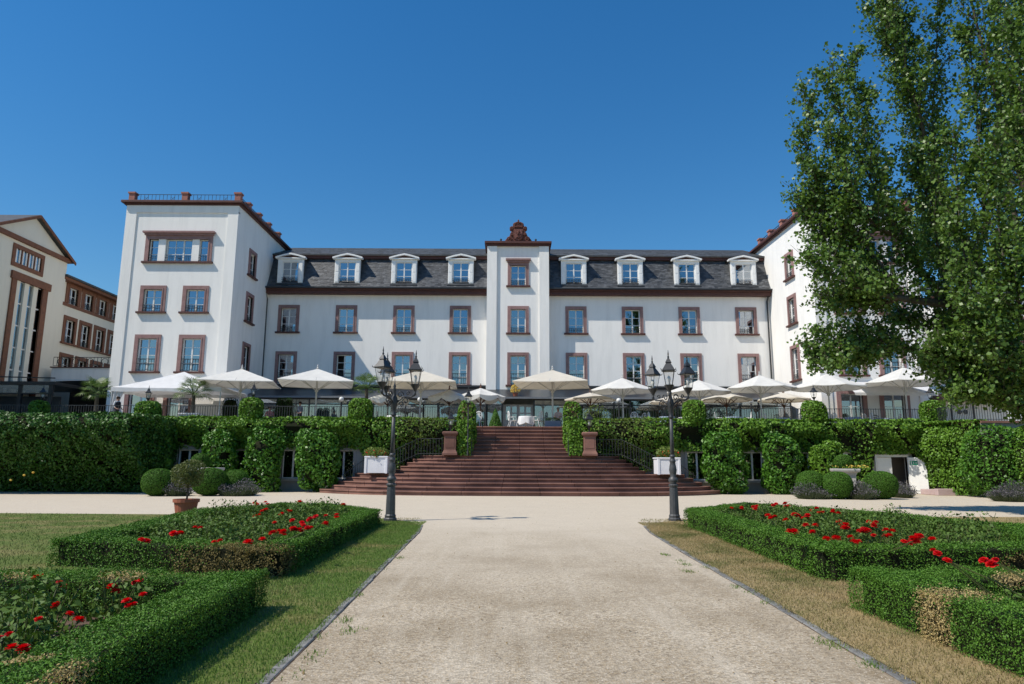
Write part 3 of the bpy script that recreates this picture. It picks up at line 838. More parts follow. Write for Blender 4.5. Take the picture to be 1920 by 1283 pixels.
for a, b in ((XL-.1, bx[0]), (bx[1], XR+.25)):
    zb = at(966, 481, MT_Y-.1).z
    MB().box(a, b, MT_Y-.22, MT_Y+.2, MT_Z-.02, zb).build('curb_board', M_brown, hb)
    MB().add([(a,MT_Y-.34,zb+.03),(b,MT_Y-.34,zb+.03),(b,UT_Y,UT_Z),(a,UT_Y,UT_Z),(a,MT_Y-.34,zb-.06),(b,MT_Y-.34,zb-.06),(b,UT_Y+6,zb),(a,UT_Y+6,zb)], [(0,1,2,3),(4,5,1,0),(3,2,6,7)]).build('upper_roof', M_slate_dark, hb, normals=False)
    V = []
    for j in range(9):
        t0, t1 = j/9, (j+1.15)/9
        x = a
        while x < b:
            w = random.uniform(.3,.55); s_ = random.uniform(.015,.05)
            y0, y1 = MT_Y-.34+(UT_Y-MT_Y+.34)*t0, MT_Y-.34+(UT_Y-MT_Y+.34)*t1
            z0, z1 = zb+.03+(UT_Z-zb-.03)*t0, zb+.03+(UT_Z-zb-.03)*t1
            V += [(x,y0,z0+s_),(min(x+w-.01,b),y0,z0+s_),(min(x+w-.01,b),y1,z1+.012),(x,y1,z1+.012)]
            V += [(x,y0,z0-.02),(min(x+w-.01,b),y0,z0-.02),(min(x+w-.01,b),y0,z0+s_),(x,y0,z0+s_)]
            x += w
    put('ridge_slates', np_mesh('ridge_slates', np.array(V), 4, M_slate_dark), hb, kind='stuff')
# snow hooks between the dormers
mb = MB()
for p in (598, 705, 811, 1129, 1235, 1341):
    x = fx(p); y, z = mans(.93); mb.bar((x-.25,y-.06,z),(x+.25,y-.06,z),.06)
mb.build('snow_guard', M_iron, hb)
# dormers
DPX = [544, 651, 757.5, 864, 1076, 1182, 1288, 1394.5]
DY = FD-.28
dw = .66; dz0 = at(966, 533, DY).z; dz1 = at(966, 493, DY).z; dtop = at(966, 487.5, DY).z; dap = at(966, 480.5, DY).z
def dormer_mb():
    mb = MB(); H = dtop - dz0
    # white front: two broad jambs, head; opening in between
    mb.box(-1.04, -dw, 0, .22, 0, H); mb.box(dw, 1.04, 0, .22, 0, H); mb.box(-dw, dw, 0, .22, dz1-dz0, H); mb.box(-dw, dw, 0, .22, -.12, 0)
    return mb
dh = dz1 - dz0
def pediment_mb():
    H = dtop - dz0; A = dap - dz0; mb = MB()
    pts = [(-1.22,H),(-.55,A-.12),(0,A),(.55,A-.12),(1.22,H)]
    for (x0,z0),(x1,z1) in zip(pts[:-1], pts[1:]):
        mb.add([(x0,-.22,z0),(x1,-.22,z1),(x1,-.22,z1+.13),(x0,-.22,z0+.13),(x0,.25,z0),(x1,.25,z1),(x1,.25,z1+.13),(x0,.25,z0+.13)],
               [(0,1,2,3),(7,6,5,4),(0,4,5,1),(3,2,6,7),(0,3,7,4),(1,5,6,2)])
    mb.box(-1.2,1.2,-.16,.2,H-.02,H+.07)
    return mb
def tymp_mb():
    H = dtop - dz0; A = dap - dz0
    return MB().add([(-1.05,.02,H+.05),(1.05,.02,H+.05),(.55,.02,A-.08),(0,.02,A+.04),(-.55,.02,A-.08)], [(0,1,2,3,4)])
def cheek_mb():
    H = dtop - dz0; mb = MB(); A = dap - dz0
    for s in (-1, 1):
        mb.box(*sorted((s*1.0, s*1.04)), .2, 2.6, -.05, H)
    pts = [(-1.22,H+.1),(-.55,A),(0,A+.12),(.55,A),(1.22,H+.1)]
    for (x0,z0),(x1,z1) in zip(pts[:-1], pts[1:]): mb.add([(x0,.0,z0+.05),(x1,.0,z1+.05),(x1,2.8,z1+.05),(x0,2.8,z0+.05)], [(0,1,2,3)])
    return mb
dcur = [3, 2, 2, 2, 2, 2, 2, 4]
for i, p in enumerate(DPX):
    x = fx(p, DY, 515)
    dM = Matrix.Translation((x, DY, dz0))
    d = put('dormer', wmesh(('dormer',), dormer_mb, M_panel), hb, dM)
    put('pediment', wmesh(('pediment',), pediment_mb, M_panel), d)
    put('tympanum', wmesh(('tympanum',), tymp_mb, M_brown), d)
    put('dormer_roof', wmesh(('dormer_roof',), cheek_mb, M_slate_dark), d)
    put('sash', wmesh(('sash','dormer'), lambda: sash_mb(2*dw, dh, 2, 3, y0=.08), M_paint), d)
    for s in (-1, 1):
        sh = wmesh(('shutter', s), lambda: MB().box(*sorted((s*.70, s*1.0)), -.035, -.002, .06, dh-.03).box(*sorted((s*.74, s*.96)), -.05, -.035, .14, dh*.48).box(*sorted((s*.74, s*.96)), -.05, -.035, dh*.54, dh-.12), M_panel)
        put('shutter', sh, d)
    put('guard_rail', wmesh(('guard_rail','dormer'), lambda: guard_mb(2*dw, .42, -.05), M_iron), d)
    put('sill', wmesh(('sill','dormer'), lambda: MB().box(-1.1, 1.1, -.16, .1, -.19, -.122), M_iron), d)
    pw2, ph2 = (2*dw-.14)/2, (dh-.14)/3
    pm = wmesh(('pane','dormer'), lambda: MB().box(-pw2/2+.004, pw2/2-.004, .105, .115, -ph2/2+.004, ph2/2-.004), M_glass)
    for c in range(2):
        for r in range(3):
            put('pane', pm, d, Matrix.Translation((-(2*dw-.14)/2+pw2*(c+.5), 0, .07+ph2*(r+.5))) @ Matrix.Rotation(random.uniform(-.008,.008),4,'Z'))
    k = dcur[i]
    if k == 2:
        put('curtain', wmesh(('curtain','d1'), lambda: curtain_mb(-dw+.02, 0, .05, dh-.04, .24, -dw+.05), M_curt), d)
        put('curtain', wmesh(('curtain','d2'), lambda: curtain_mb(0, dw-.02, .05, dh-.04, .24, dw-.05), M_curt), d)
    else:
        put('curtain', wmesh(('curtain','d%d' % k), (lambda: curtain_mb(-dw+.02, 0, .05, dh-.04, .24)) if k == 3 else (lambda: curtain_mb(0, dw-.02, .05, dh-.04, .24)), M_curt2), d)
# downpipes in the two inner corners
MB().tube([(XL+.0,FD-.5,Z_EAVE1),(XL+.12,FD-.15,Z_EAVE0-.4),(XL+.12,FD-.12,TZ)], .07, 8).build('downpipe', M_iron, hb)
MB().tube([(XR-.1,FD-.5,Z_EAVE1),(XR-.2,FD-.15,Z_EAVE0-.4),(XR-.2,FD-.12,TZ)], .07, 8).build('downpipe', M_iron, hb)
# carved crest on the centre bay
CY = PY + .1
cz = bz_top + .36
cr = thing('stone_crest', 'carved red sandstone coat of arms on top of the centre bay', 'crest', (bc, CY, cz))
sil = [(-1.22,0),(-1.26,.16),(-1.12,.34),(-.92,.42),(-.80,.70),(-.70,.95),(-.62,1.12),(-.80,1.22),(-.82,1.40),(-.66,1.52),(-.50,1.60),(-.52,1.78),(-.40,1.92),(-.22,1.98),(-.10,2.02),(0,2.04),
       (.10,2.02),(.24,1.98),(.42,1.90),(.52,1.76),(.50,1.60),(.66,1.50),(.80,1.40),(.82,1.24),(.62,1.10),(.72,.92),(.84,.66),(.96,.42),(1.14,.34),(1.26,.16),(1.22,0)]
CH = (at(971,414,CY).z - cz) / 2.14
def ex(poly, y0, y1, sx=1, sz=1, dz=0):
    n = len(poly); b = MB()
    b.add([(bc+x*sx*CH, CY+y0, cz+dz+z*sz*CH) for x,z in poly] + [(bc+x*sx*CH, CY+y1, cz+dz+z*sz*CH) for x,z in poly], [tuple(range(n)), tuple(range(n,2*n))[::-1]] + [(i,n+i,n+(i+1)%n,(i+1)%n) for i in range(n)])
    return b
M_crest = mat_plain('carved_red_stone', (.20,.085,.068), (.11,.05,.042), 9, .9, .2, bstr=.6, bdist=.04)
ex(sil, -.10, .22).build('back_slab', M_crest, cr, bevel=.04)
shield = [(-.40,.30),(-.46,.75),(-.44,1.22),(.44,1.22),(.46,.75),(.40,.30),(.18,.12),(0,.04),(-.18,.12)]
sh = ex(shield, -.22, -.09).build('shield', M_crest, cr, bevel=.04)
ex([(-.32,.34),(-.36,.74),(-.35,1.12),(.35,1.12),(.36,.74),(.32,.34),(.14,.2),(0,.13),(-.14,.2)], -.245, -.215).build('shield_field', mat_plain('carved_field', (.26,.12,.105), (.15,.07,.06), 14, .9, .2, bstr=.8, bdist=.05), sh)
lion = MB()
for a, b, r in (((0,.95),(-.1,.6),.07),((-.1,.6),(.08,.28),.06),((-.1,.6),(-.2,.32),.05),((-.03,.85),(.18,.72),.045),((-.03,.88),(-.2,.92),.045),((0,.95),(.03,1.06),.075),((.08,.4),(.26,.6),.03),((.26,.6),(.22,.85),.028)):
    lion.tube([(bc+a[0]*CH,CY-.26,cz+a[1]*CH),(bc+b[0]*CH,CY-.27,cz+b[1]*CH)], r*CH, 7)
lion.build('rampant_beast', M_crest, cr, smooth=True)
scr = MB()
def spiral(cx, cz_, s, r0=.22):
    pts = []
    for k in range(16):
        a = k*.62; r = r0*(1-k/20)
        pts.append((bc+(cx+s*math.cos(a)*r)*CH, CY-.16, cz+(cz_+math.sin(a)*r)*CH))
    return pts
for cx, cz_, s, r0 in ((-.82,.28,-1,.24),(.82,.28,1,.24),(-.62,1.34,-1,.16),(.62,1.34,1,.16),(-.60,.75,-1,.14),(.60,.75,1,.14)):
    scr.tube(spiral(cx,cz_,s,r0), .05*CH, 6)
scr.build('scroll_ornament', M_crest, cr, smooth=True)
cw = MB()
for k in range(9):
    a = math.pi*k/8; cw.lathe([(.02,-.06),(.06,0),(.02,.06)], 7, c=(bc+math.cos(a)*.36*CH, CY-.14, cz+(1.58+.36*math.sin(a))*CH))
cw.tube([(bc+math.cos(math.pi*k/8)*.38*CH, CY-.14, cz+1.42*CH+.1*math.sin(math.pi*k/8)*CH) for k in range(9)], .06*CH, 6)
cw.lathe([(.0,0),(.07,.05),(.08,.1),(.03,.2)], 8, c=(bc, CY, cz+2.02*CH))
cw.build('crown', M_crest, cr, smooth=True)
for s in (-1, 1):
    o = MB().tube([(bc+s*1.52*CH,CY,cz),(bc+s*1.60*CH,CY,cz+.16)], .03, 6).lathe([(.03,0),(.09,.06),(.09,.13),(.02,.2)], 8, c=(bc+s*1.62*CH, CY, cz+.14)).build('roof_spotlight', M_iron)
    tag(o, 'small dark spotlight on the cornice to the %s of the crest' % ('left' if s < 0 else 'right'), 'spotlight', 'spotlights beside the crest')

# ------------------------------------------------------------------ towers
def roof_rail(root, p, q, n):
    p = Vector(p); q = Vector(q); mb = MB(); d = q - p
    H = .62
    mb.bar(p+Vector((0,0,H)), q+Vector((0,0,H)), .035); mb.bar(p+Vector((0,0,.06)), q+Vector((0,0,.06)), .03)
    for i in range(n+1):
        a = p + d*i/n; mb.bar(a, a+Vector((0,0,H)), .022)
    for f in (.25, .75):
        c = p + d*f; mb.bar(c+Vector((-.12,0,H*.5-.12)), c+Vector((.12,0,H*.5+.12)), .02); mb.bar(c+Vector((-.12,0,H*.5+.12)), c+Vector((.12,0,H*.5-.12)), .02)
    mb.build('roof_railing', M_iron, root)
def tower(name, label, corners, zt, front_wins, side, side_wins, doors, posts_side):
    # corners: front-left, front-right, back-right, back-left (plan)
    fl, fr_, br, bl = [Vector((x, y, 0)) for x, y in corners]
    root = thing(name, label, 'building', (fl.x, fl.y, TZ))
    ang = math.atan2(fr_.y-fl.y, fr_.x-fl.x); FMx = wallM(fl.x, fl.y, ang); W = (fr_-fl).length
    mb = MB()
    wall_grid(mb, FMx, 0, W, TZ-.1, zt, [(c-w/2, c+w/2, a, b) for (c,w,a,b,*_) in front_wins] + [(c-w/2, c+w/2, a, b) for (c,w,a,b) in doors], .24)
    if side > 0: a0, a1 = fr_, br
    else: a0, a1 = bl, fl
    an = math.atan2(a1.y-a0.y, a1.x-a0.x); SM = wallM(a0.x, a0.y, an); SL = (a1-a0).length
    wall_grid(mb, SM, 0, SL, TZ-.1, zt, [(c-w/2, c+w/2, a, b) for (c,w,a,b) in side_wins], .24)
    b0, b1 = (bl, fl) if side > 0 else (fr_, br)
    mb.add([(b0.x,b0.y,TZ-.1),(b1.x,b1.y,TZ-.1),(b1.x,b1.y,zt),(b0.x,b0.y,zt)], [(0,1,2,3)])
    mb.add([(br.x,br.y,TZ-.1),(bl.x,bl.y,TZ-.1),(bl.x,bl.y,zt),(br.x,br.y,zt)], [(0,1,2,3)])
    mb.add([(p.x,p.y,zt-.05) for p in (fl,fr_,br,bl)], [(0,1,2,3)])
    mb.build('wall', M_white, root, normals=False)
    # room behind the windows
    mb = MB(); M2 = FMx
    mb.add([M2 @ Vector(p) for p in ((.1,1.6,TZ),(W-.1,1.6,TZ),(W-.1,1.6,zt-.1),(.1,1.6,zt-.1))], [(0,1,2,3)])
    mb.add([SM @ Vector(p) for p in ((1.7,1.3,TZ),(SL-.1,1.3,TZ),(SL-.1,1.3,zt-.1),(1.7,1.3,zt-.1))], [(0,1,2,3)])
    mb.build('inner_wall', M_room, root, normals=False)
    # corner strips
    for u in (0.0, W-.75):
        mb = MB(); mb.box(u-.004 if u == 0 else u, u+.75 if u == 0 else u+.754, -.07, .2, TZ, zt-.45, FMx); mb.build('corner_strip', M_white, root)
    MB().box(-.004, W+.004, -.075, .2, zt-.55, zt-.004, FMx).build('frieze', M_white, root)
    # cornice and parapet posts
    cen = (fl+fr_+br+bl)/4
    def grow(p, d): v = p - cen; return (p.x + math.copysign(d, v.x), p.y + math.copysign(d, v.y))
    mb = MB().prism([grow(p,.16) for p in (fl,fr_,br,bl)], zt, zt+.14).prism([grow(p,.34) for p in (fl,fr_,br,bl)], zt+.14, zt+.32)
    mb.build('cornice', M_brown, root, bevel=.02)
    pm = MB().box(-.21,.21,-.21,.21,0,.62).box(-.27,.27,-.27,.27,.62,.74).mesh('parapet_post', M_red)
    zp = zt + .322
    line = [FMx @ Vector((u, .25, zp)) for u in (.2, W/2, W-.2)]
    sideline = [SM @ Vector((u, .25, zp)) for u in posts_side]
    for p in line + sideline: put('parapet_post', pm, root, Matrix.Translation(p))
    for a, b in zip(line[:-1], line[1:]): roof_rail(root, a, b, 14)
    sl_ = [line[-1] if side > 0 else line[0]] + sideline
    for a, b in zip(sl_[:-1], sl_[1:]): roof_rail(root, a, b, 8)
    for (c,w,a,b,cols,rows,hood,gh,kind) in front_wins:
        Mw = FMx @ Matrix.Translation((c,0,a))
        if kind == 'triple':
            win = window(root, Mw, w, b-a, 7, 3, .28, hood=True, guard=True, curtain=0, gh=.5)
            h = b-a
            for s in (-1, 1):
                put('mullion_pier', wmesh(('mullion_pier',s,round(w,2)), lambda: MB().box(*sorted((s*w*.225, s*w*.345)), -.03, .215, .0, h-.004), M_white), win)
        else:
            window(root, Mw, w, b-a, cols, rows, .27, hood=hood, gh=gh)
    for i, (c,w,a,b) in enumerate(side_wins): window(root, SM @ Matrix.Translation((c,0,a)), w, b-a, 2, 3, .25)
    for (c,w,a,b) in doors:
        dd = window(root, FMx @ Matrix.Translation((c,0,a)), w, b-a, 2, 3, .28, guard=False, sill=False, name='terrace_door')
    return root, FMx, SM
# left tower
LD = 48.0
lx0, lx1 = at(204,720,LD).x, at(425,700,LD).x
ZT = at(340, 386, LD).z
def lz(y, px=330): return at(px, y, LD).z
def lu(px, y): return at(px, y, LD).x - lx0
fw = [((lu(286,565)+0), 1.30, lz(585), lz(543), 2, 3, False, .5, ''), (lu(366,565), 1.30, lz(585), lz(543), 2, 3, False, .5, ''),
      (lu(275,665), 1.30, lz(697), lz(635), 2, 4, False, .9, ''), (lu(358,665), 1.30, lz(697), lz(635), 2, 4, False, .9, ''),
      (lu(335,470), 4.25, lz(491), lz(449), 7, 3, True, .5, 'triple')]
def lside(px0, px1, y0, y1):
    a = onX((px0+px1)/2, (y0+y1)/2, lx1); return a.y - LD
sz_ = [(row2[0]+3.55, row2[1]+3.35), row2, row1]
ss = [lside(465,481,468,525), lside(458,474,555,612), lside(453,468,645,700)]
ssc = sum(ss)/3
sw_ = [(ssc, 1.05, *z) for z in sz_]
tl, FML, SML = tower('left_tower', 'white four storey corner tower with parapet railing to the left of the main block',
    [(lx0,LD),(lx1,LD),(lx1,FD+4),(lx0,FD+4)], ZT, fw, 1, sw_, [(lu(262,745),1.5,TZ+.02,TZ+2.5),(lu(335,745),1.5,TZ+.02,TZ+2.5)], [2.2, 4.4, 6.6, 9.0])
# right tower
RD = 47.2
rx0 = at(1538,720,RD).x; rxb = rx0 + (XR + .05 - rx0) / (FD - RD) * (FD + 4 - RD)
rx1 = at(1742,720,RD).x
def ru(px, y): return at(px, y, RD).x - rx0
fw = [(ru(1590,565), 1.30, lz(585), lz(543), 2, 3, False, .5, ''), (ru(1672,565), 1.30, lz(585), lz(543), 2, 3, False, .5, ''),
      (ru(1598,665), 1.30, at(1600,703,RD).z, at(1600,641,RD).z, 2, 4, False, .9, ''), (ru(1672,665), 1.30, at(1600,703,RD).z, at(1600,641,RD).z, 2, 4, False, .9, ''),
      (ru(1625,470), 4.25, lz(491), lz(449), 7, 3, True, .5, 'triple')]
RL = math.hypot(rx0-rxb, FD+4-RD)
sw_ = [(RL-(at(1470,590,50.8).y-RD), 1.05, *z) for z in sz_]
ztr = at(1515, 396, RD).z
tr_, FMR, SMR = tower('right_tower', 'white corner tower half hidden behind the big tree on the right', 
    [(rx0,RD),(rx1,RD),(rx1,FD+4),(rxb,FD+4)], ztr, fw, -1, sw_, [(ru(1597,750),1.5,TZ+.02,TZ+2.55),(ru(1677,750),1.5,TZ+.02,TZ+2.55)], [RL-2.4, RL-4.8, RL-7.2, RL-9.4])

# ------------------------------------------------------------------ glazed veranda in front of the ground floor
VY = 51.0
vr0 = at(966, 727, FD-.1).z; vr1 = at(966, 748, VY).z
ve = thing('glazed_veranda', 'long dark framed glass veranda along the hotel ground floor', 'veranda', (0, VY, TZ))
VX0, VX1 = XL+.4, XR-.4
MB().add([(VX0,FD-.02,vr0),(VX1,FD-.02,vr0),(VX1,VY-.25,vr1+.1),(VX0,VY-.25,vr1+.1),(VX0,FD-.02,vr0-.1),(VX1,FD-.02,vr0-.1),(VX1,VY-.25,vr1),(VX0,VY-.25,vr1)], [(0,1,2,3),(4,7,6,5),(3,2,6,7),(0,3,7,4),(1,5,6,2)]).build('roof', M_vframe, ve)
MB().box(VX0, VX1, FD-.55, FD-.16, vr0-.05, vr0+.12).build('roof_flashing', M_iron, ve)
MB().box(VX0, VX1, VY-.38, VY-.252, vr1-.02, vr1+.11).build('gutter', mat_plain('zinc_gutter', (.20,.21,.22), (.15,.16,.17), 4, .5, .5), ve)
nb = 17
vxs = [VX0 + (VX1-VX0)*i/nb for i in range(nb+1)]
pm = MB().box(-.05,.05,-.06,.06,0,vr1-TZ).mesh('post', M_vframe)
for x in vxs: put('post', pm, ve, Matrix.Translation((x, VY, TZ)))
gm = None
vw = (VX1-VX0)/nb
bm_ = MB().box(-vw/2+.052, vw/2-.052, -.05,.05, 0,.10).box(-vw/2+.052, vw/2-.052, -.05,.05, 1.95,2.03).box(-vw/2+.052, vw/2-.052, -.05,.05, vr1-TZ-.12, vr1-TZ-.002).mesh('transom', M_vframe)
gl = MB().box(-vw/2+.052, vw/2-.052, -.008,.008, .102,1.948).mesh('pane', M_vglass)
gl2 = MB().box(-vw/2+.052, vw/2-.052, -.008,.008, 2.032, vr1-TZ-.122).mesh('pane_upper', M_vglass)
cm = curtain_mb(-vw/2+.1, vw/2-.1, .1, vr1-TZ-.2, .5).mesh('curtain', M_curt)
cm2 = curtain_mb(-vw/2+.1, vw/2-.1, .1, vr1-TZ-.2, .5, -vw/2+.2).mesh('curtain', M_curt)
for i in range(nb):
    x = (vxs[i]+vxs[i+1])/2; M = Matrix.Translation((x, VY, TZ))
    if i != nb//2:
        put('transom', bm_, ve, M); put('pane', gl, ve, M @ Matrix.Rotation(random.uniform(-.01,.01),4,'X')); put('pane', gl2, ve, M)
        if i % 3 == 1: put('curtain', cm2, ve, M)
        elif i % 4 == 2: put('curtain', cm, ve, M)
    else:
        mb = MB().box(-vw/2+.06, -.02, -.03,.03, .02, 2.1).box(.02, vw/2-.06, -.03,.03, .02, 2.1)
        d_ = mb.build('door', mat_plain('grey_white_door', (.50,.50,.48), (.42,.42,.4), 4, .5, .3), ve, M @ Matrix.Translation((0,.9,0)))
        mb = MB()
        for x0 in (-vw*.38, -vw*.18, vw*.06, vw*.26):
            for z0 in (.95, 1.5): mb.box(x0, x0+vw*.14, -.036,-.031, z0, z0+.45)
        mb.build('door_pane', M_vglass, d_)
MB().add([(VX0,FD-.3,TZ+.004),(VX1,FD-.3,TZ+.004),(VX1,FD-.3,vr0-.15),(VX0,FD-.3,vr0-.15)],[(0,1,2,3)]).build('back_wall', mat_plain('veranda_back', (.40,.38,.33), (.3,.28,.25), 1, .9, .2), ve, normals=False)
# globe lamps along the veranda
gp = thing('globe_lamp', 'x', 'lamp', (0,0,0))
MB().tube([(0,0,0),(0,0,2.05)], .06, 8).lathe([(.09,0),(.09,.1),(.06,.14)],8).build('post', M_iron, gp)
mb = MB(); mb.lathe([(.03,-.17),(.12,-.13),(.17,-.03),(.17,.05),(.12,.14),(.03,.175)], 14, c=(0,0,2.24)); mb.build('globe', M_bulb, gp, smooth=True)
used = []
for p, lab in ((640,'next to the palm'),(787,'behind the tall left street lamp'),(911,'left of the veranda door'),(1160,'behind the second umbrella right of the stairs'),(1284,'behind the tall right street lamp'),(1408,'near the right end of the veranda')):
    q = at(p, 752, 49.8); proto_place(gp, used, (q.x, 49.8, TZ), 0, 1, 'white globe lamp on a dark post ' + lab, 'globe lamps before the veranda')

# ------------------------------------------------------------------ cream building on the far left
CD = 54.0
CXP = at(127, 489, CD).x                                   # wall plane x = CXP, facing right
zc = at(127, 489, CD).z
ap = onX(67, 408, CXP)
half = CD - ap.y
cb = thing('cream_gabled_building', 'cream building with a gable and tall strip windows at the left edge', 'building', (CXP, ap.y, TZ))
CM = wallM(CXP, 0, R(90))                                  # local x = world y
y0c, y1c = ap.y - half - 9, CD
def cw_(px, py): return onX(px, py, CXP)
u0, u1 = cw_(20,600).y, cw_(72,600).y
t_top = cw_(45, 530).z; t_bot = TZ + 2.6
s0, s1 = cw_(29,470).y, cw_(77,490).y
s_top, s_bot = cw_(53,475).z, cw_(53,502).z
mb = MB(); wall_grid(mb, CM, y0c, y1c, TZ-3.9, zc, [(u0,u1,t_bot,t_top),(s0,s1,s_bot,s_top)], .35)
mb.add([(CXP,ap.y-half,zc),(CXP,CD,zc),(CXP,ap.y,ap.z)], [(0,1,2)])
mb.add([(CXP,CD,0),(CXP-12,CD,0),(CXP-12,CD,zc),(CXP,CD,zc)], [(0,1,2,3)])
mb.build('wall', M_creme, cb, normals=False)
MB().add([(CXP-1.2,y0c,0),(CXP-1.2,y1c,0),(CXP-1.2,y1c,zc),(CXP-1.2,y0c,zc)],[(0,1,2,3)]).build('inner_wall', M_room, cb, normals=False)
M_rust = mat_plain('rust_brown_trim', (.25,.105,.055), (.17,.075,.045), 4, .7, .3)
for nm_, x0_, x1_, d0, d1, mt_ in (('roof', CXP-14, CXP+.36, .10, .20, M_slate_dark), ('verge_board', CXP+.36, CXP+.44, -.04, .18, M_rust)):
    for sgn in (-1, 1):
        mb = MB(); yb = ap.y+sgn*(half+.45); zb_ = zc-.24
        mb.add([(x0_,ap.y,ap.z+d0),(x1_,ap.y,ap.z+d0),(x1_,yb,zb_+d0),(x0_,yb,zb_+d0),(x0_,ap.y,ap.z+d1),(x1_,ap.y,ap.z+d1),(x1_,yb,zb_+d1),(x0_,yb,zb_+d1)],
               [(0,1,2,3),(7,6,5,4),(1,5,6,2),(3,2,6,7),(0,4,5,1),(0,3,7,4)])
        mb.build(nm_, mt_, cb)
MB().box(CXP, CXP+.22, ap.y-half-.3, CD+.15, zc-.22, zc+.10).build('cornice', M_rust, cb)
# strip window: frame, four cream mullions with narrow glass between
mb = MB().box(u0-.45,u0,-.12,.2,t_bot-.2,t_top,CM).box(u1,u1+.55,-.12,.2,t_bot-.2,t_top,CM).box(u0-.6,u1+.8,-.16,.2,t_top,t_top+.55,CM)
fr_o = mb.build('window', M_rust, cb); fr_o['label'] = 'tall strip window in a rust brown frame'
nst = 3; wst = (u1-u0)/nst
for i in range(nst):
    a = u0 + wst*i
    MB().box(a, a+wst*.50, -.02, .30, t_bot, t_top-.004, CM).build('mullion', M_creme, fr_o)
    zz = t_bot; hh = (t_top-t_bot)/5
    for j in range(5):
        MB().box(a+wst*.54, a+wst*.96, .12,.14, zz+.06, zz+hh-.06, CM).build('pane', M_glass, fr_o); zz += hh
    mb = MB()
    for j in range(6): mb.box(a+wst*.5, a+wst, .09,.15, t_bot+hh*j-.05, t_bot+hh*j+.05, CM)
    mb.build('glazing_bar', M_paint, fr_o)
mb = MB().box(s0-.3,s0,-.08,.15,s_bot-.3,s_top+.3,CM).box(s1,s1+.3,-.08,.15,s_bot-.3,s_top+.3,CM).box(s0,s1,-.08,.15,s_top,s_top+.3,CM).box(s0,s1,-.08,.15,s_bot-.3,s_bot,CM)
sl4 = mb.build('window', M_rust, cb); sl4['label'] = 'four slot window in a rust brown frame'
for i in range(4):
    a = s0 + (s1-s0)*i/4; w = (s1-s0)/4
    MB().box(a+.06, a+w*.40, .02,.1, s_bot, s_top, CM).box(a+w*.70, a+w-.06, .02,.1, s_bot, s_top, CM).build('slot_frame', M_paint, sl4)
    MB().box(a+w*.42, a+w*.68, .06,.08, s_bot, s_top, CM).build('pane', M_glass, sl4)
    MB().box(a-.04, a+.04, -.05,.12, s_bot, s_top, CM).build('slot_mullion', M_rust, sl4)
# wing running back from it
WXP = CXP - .5
wg = thing('cream_wing', 'cream side wing with brown framed windows running back behind the left tower', 'building', (WXP, CD+6, TZ))
WM = wallM(WXP, 0, R(90))
wzt = onX(124, 522, WXP).z
def wu(px, py): return onX(px, py, WXP)
spec = []
for px0, px1, y_0, y_1 in ((133,141,541,570),(161,169,553,582),(126,139,603,643),(156,169,614,654),(118,131,675,705),(150,163,682,712)):
    c = wu((px0+px1)/2, (y_0+y_1)/2); spec.append(c)
ur = [wu(137,556), wu(165,568)]; um = [wu(132,622), wu(163,634)]; ul = [wu(125,690), wu(157,700)]
WINW = 1.15
items = []
us = [ur[0].y, ur[1].y]; step_u = us[1]-us[0]
rows_ = [(sum(p.z for p in r)/2) for r in (ur, um, ul)]
for k in range(5):
    for j, zc_ in enumerate(rows_):
        h_ = (1.35, 1.9, 1.8)[j]; items.append((us[0]+step_u*k, WINW, zc_-h_/2, zc_+h_/2))
mb = MB(); wall_grid(mb, WM, CD-.2, CD+26, TZ-.1, wzt-.3, [(u-w/2,u+w/2,a,b) for u,w,a,b in items], .24); mb.build('wall', M_creme, wg, normals=False)
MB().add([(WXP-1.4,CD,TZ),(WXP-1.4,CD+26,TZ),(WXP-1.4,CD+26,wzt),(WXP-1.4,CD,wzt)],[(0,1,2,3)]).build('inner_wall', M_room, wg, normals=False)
MB().box(WXP-.2, WXP+.55, CD-.1, CD+26, wzt-.3, wzt-.02).build('eaves', M_rust, wg)
MB().add([(WXP+.6,CD-.1,wzt),(WXP+.6,CD+26,wzt),(WXP-5,CD+26,wzt+2.2),(WXP-5,CD-.1,wzt+2.2)],[(0,1,2,3)]).box(WXP+.5,WXP+.7,CD-.1,CD+26,wzt-.06,wzt+.1).build('roof', M_slate_dark, wg, normals=False)
MB().box(CD-.1, CD+26, -.06, .1, items[0][2]-.28, items[0][2]-.02, WM).build('string_course', M_rust, wg)
for i, (u,w,a,b) in enumerate(items):
    window(wg, WM @ Matrix.Translation((u,0,a)), w, b-a, 2, 3 if i % 3 else 2, .30 if i % 3 else .42, smat=M_rust, sill=(i % 3 != 0))
    if i % 3 == 0: MB().box(u+w/2+.43, u+step_u-w/2-.43, -.04, .05, a, b, WM).build('infill_panel', M_creme, wg)
# low link building with balcony in front of the wing
LKY = 52.6
lkx0, lkx1 = at(96,700,LKY).x, lx0 - .2
lk = thing('link_building', 'low white link with an iron balcony railing between cream building and left tower', 'building', (lkx0, LKY, TZ))
lz0, lz1 = at(150,714,LKY).z, at(150,690,LKY).z
MB().box(lkx0, lkx1, LKY, LKY+6, lz0, lz1).build('parapet_wall', M_white, lk)
MB().box(lkx0-.1, lkx1+.05, LKY-.1, LKY+6.05, lz1, lz1+.08).build('coping', M_brown, lk)
MB().box(lkx0, lkx1, LKY+2.5, LKY+6, TZ, lz0-.004).build('opening_shade', M_vframe, lk)  # near-black block painted as the shade of the opening under the parapet
MB().box(lkx0+.3, lkx1-.2, LKY+.2, LKY+.4, lz0-.45, lz0-.01).build('fascia', M_vframe, lk)
mb = MB(); zz = lz1+.08
mb.bar((lkx0,LKY+.1,zz+.75),(lkx1,LKY+.1,zz+.75),.04); mb.bar((lkx0,LKY+.1,zz+.1),(lkx1,LKY+.1,zz+.1),.03)
x = lkx0; i = 0
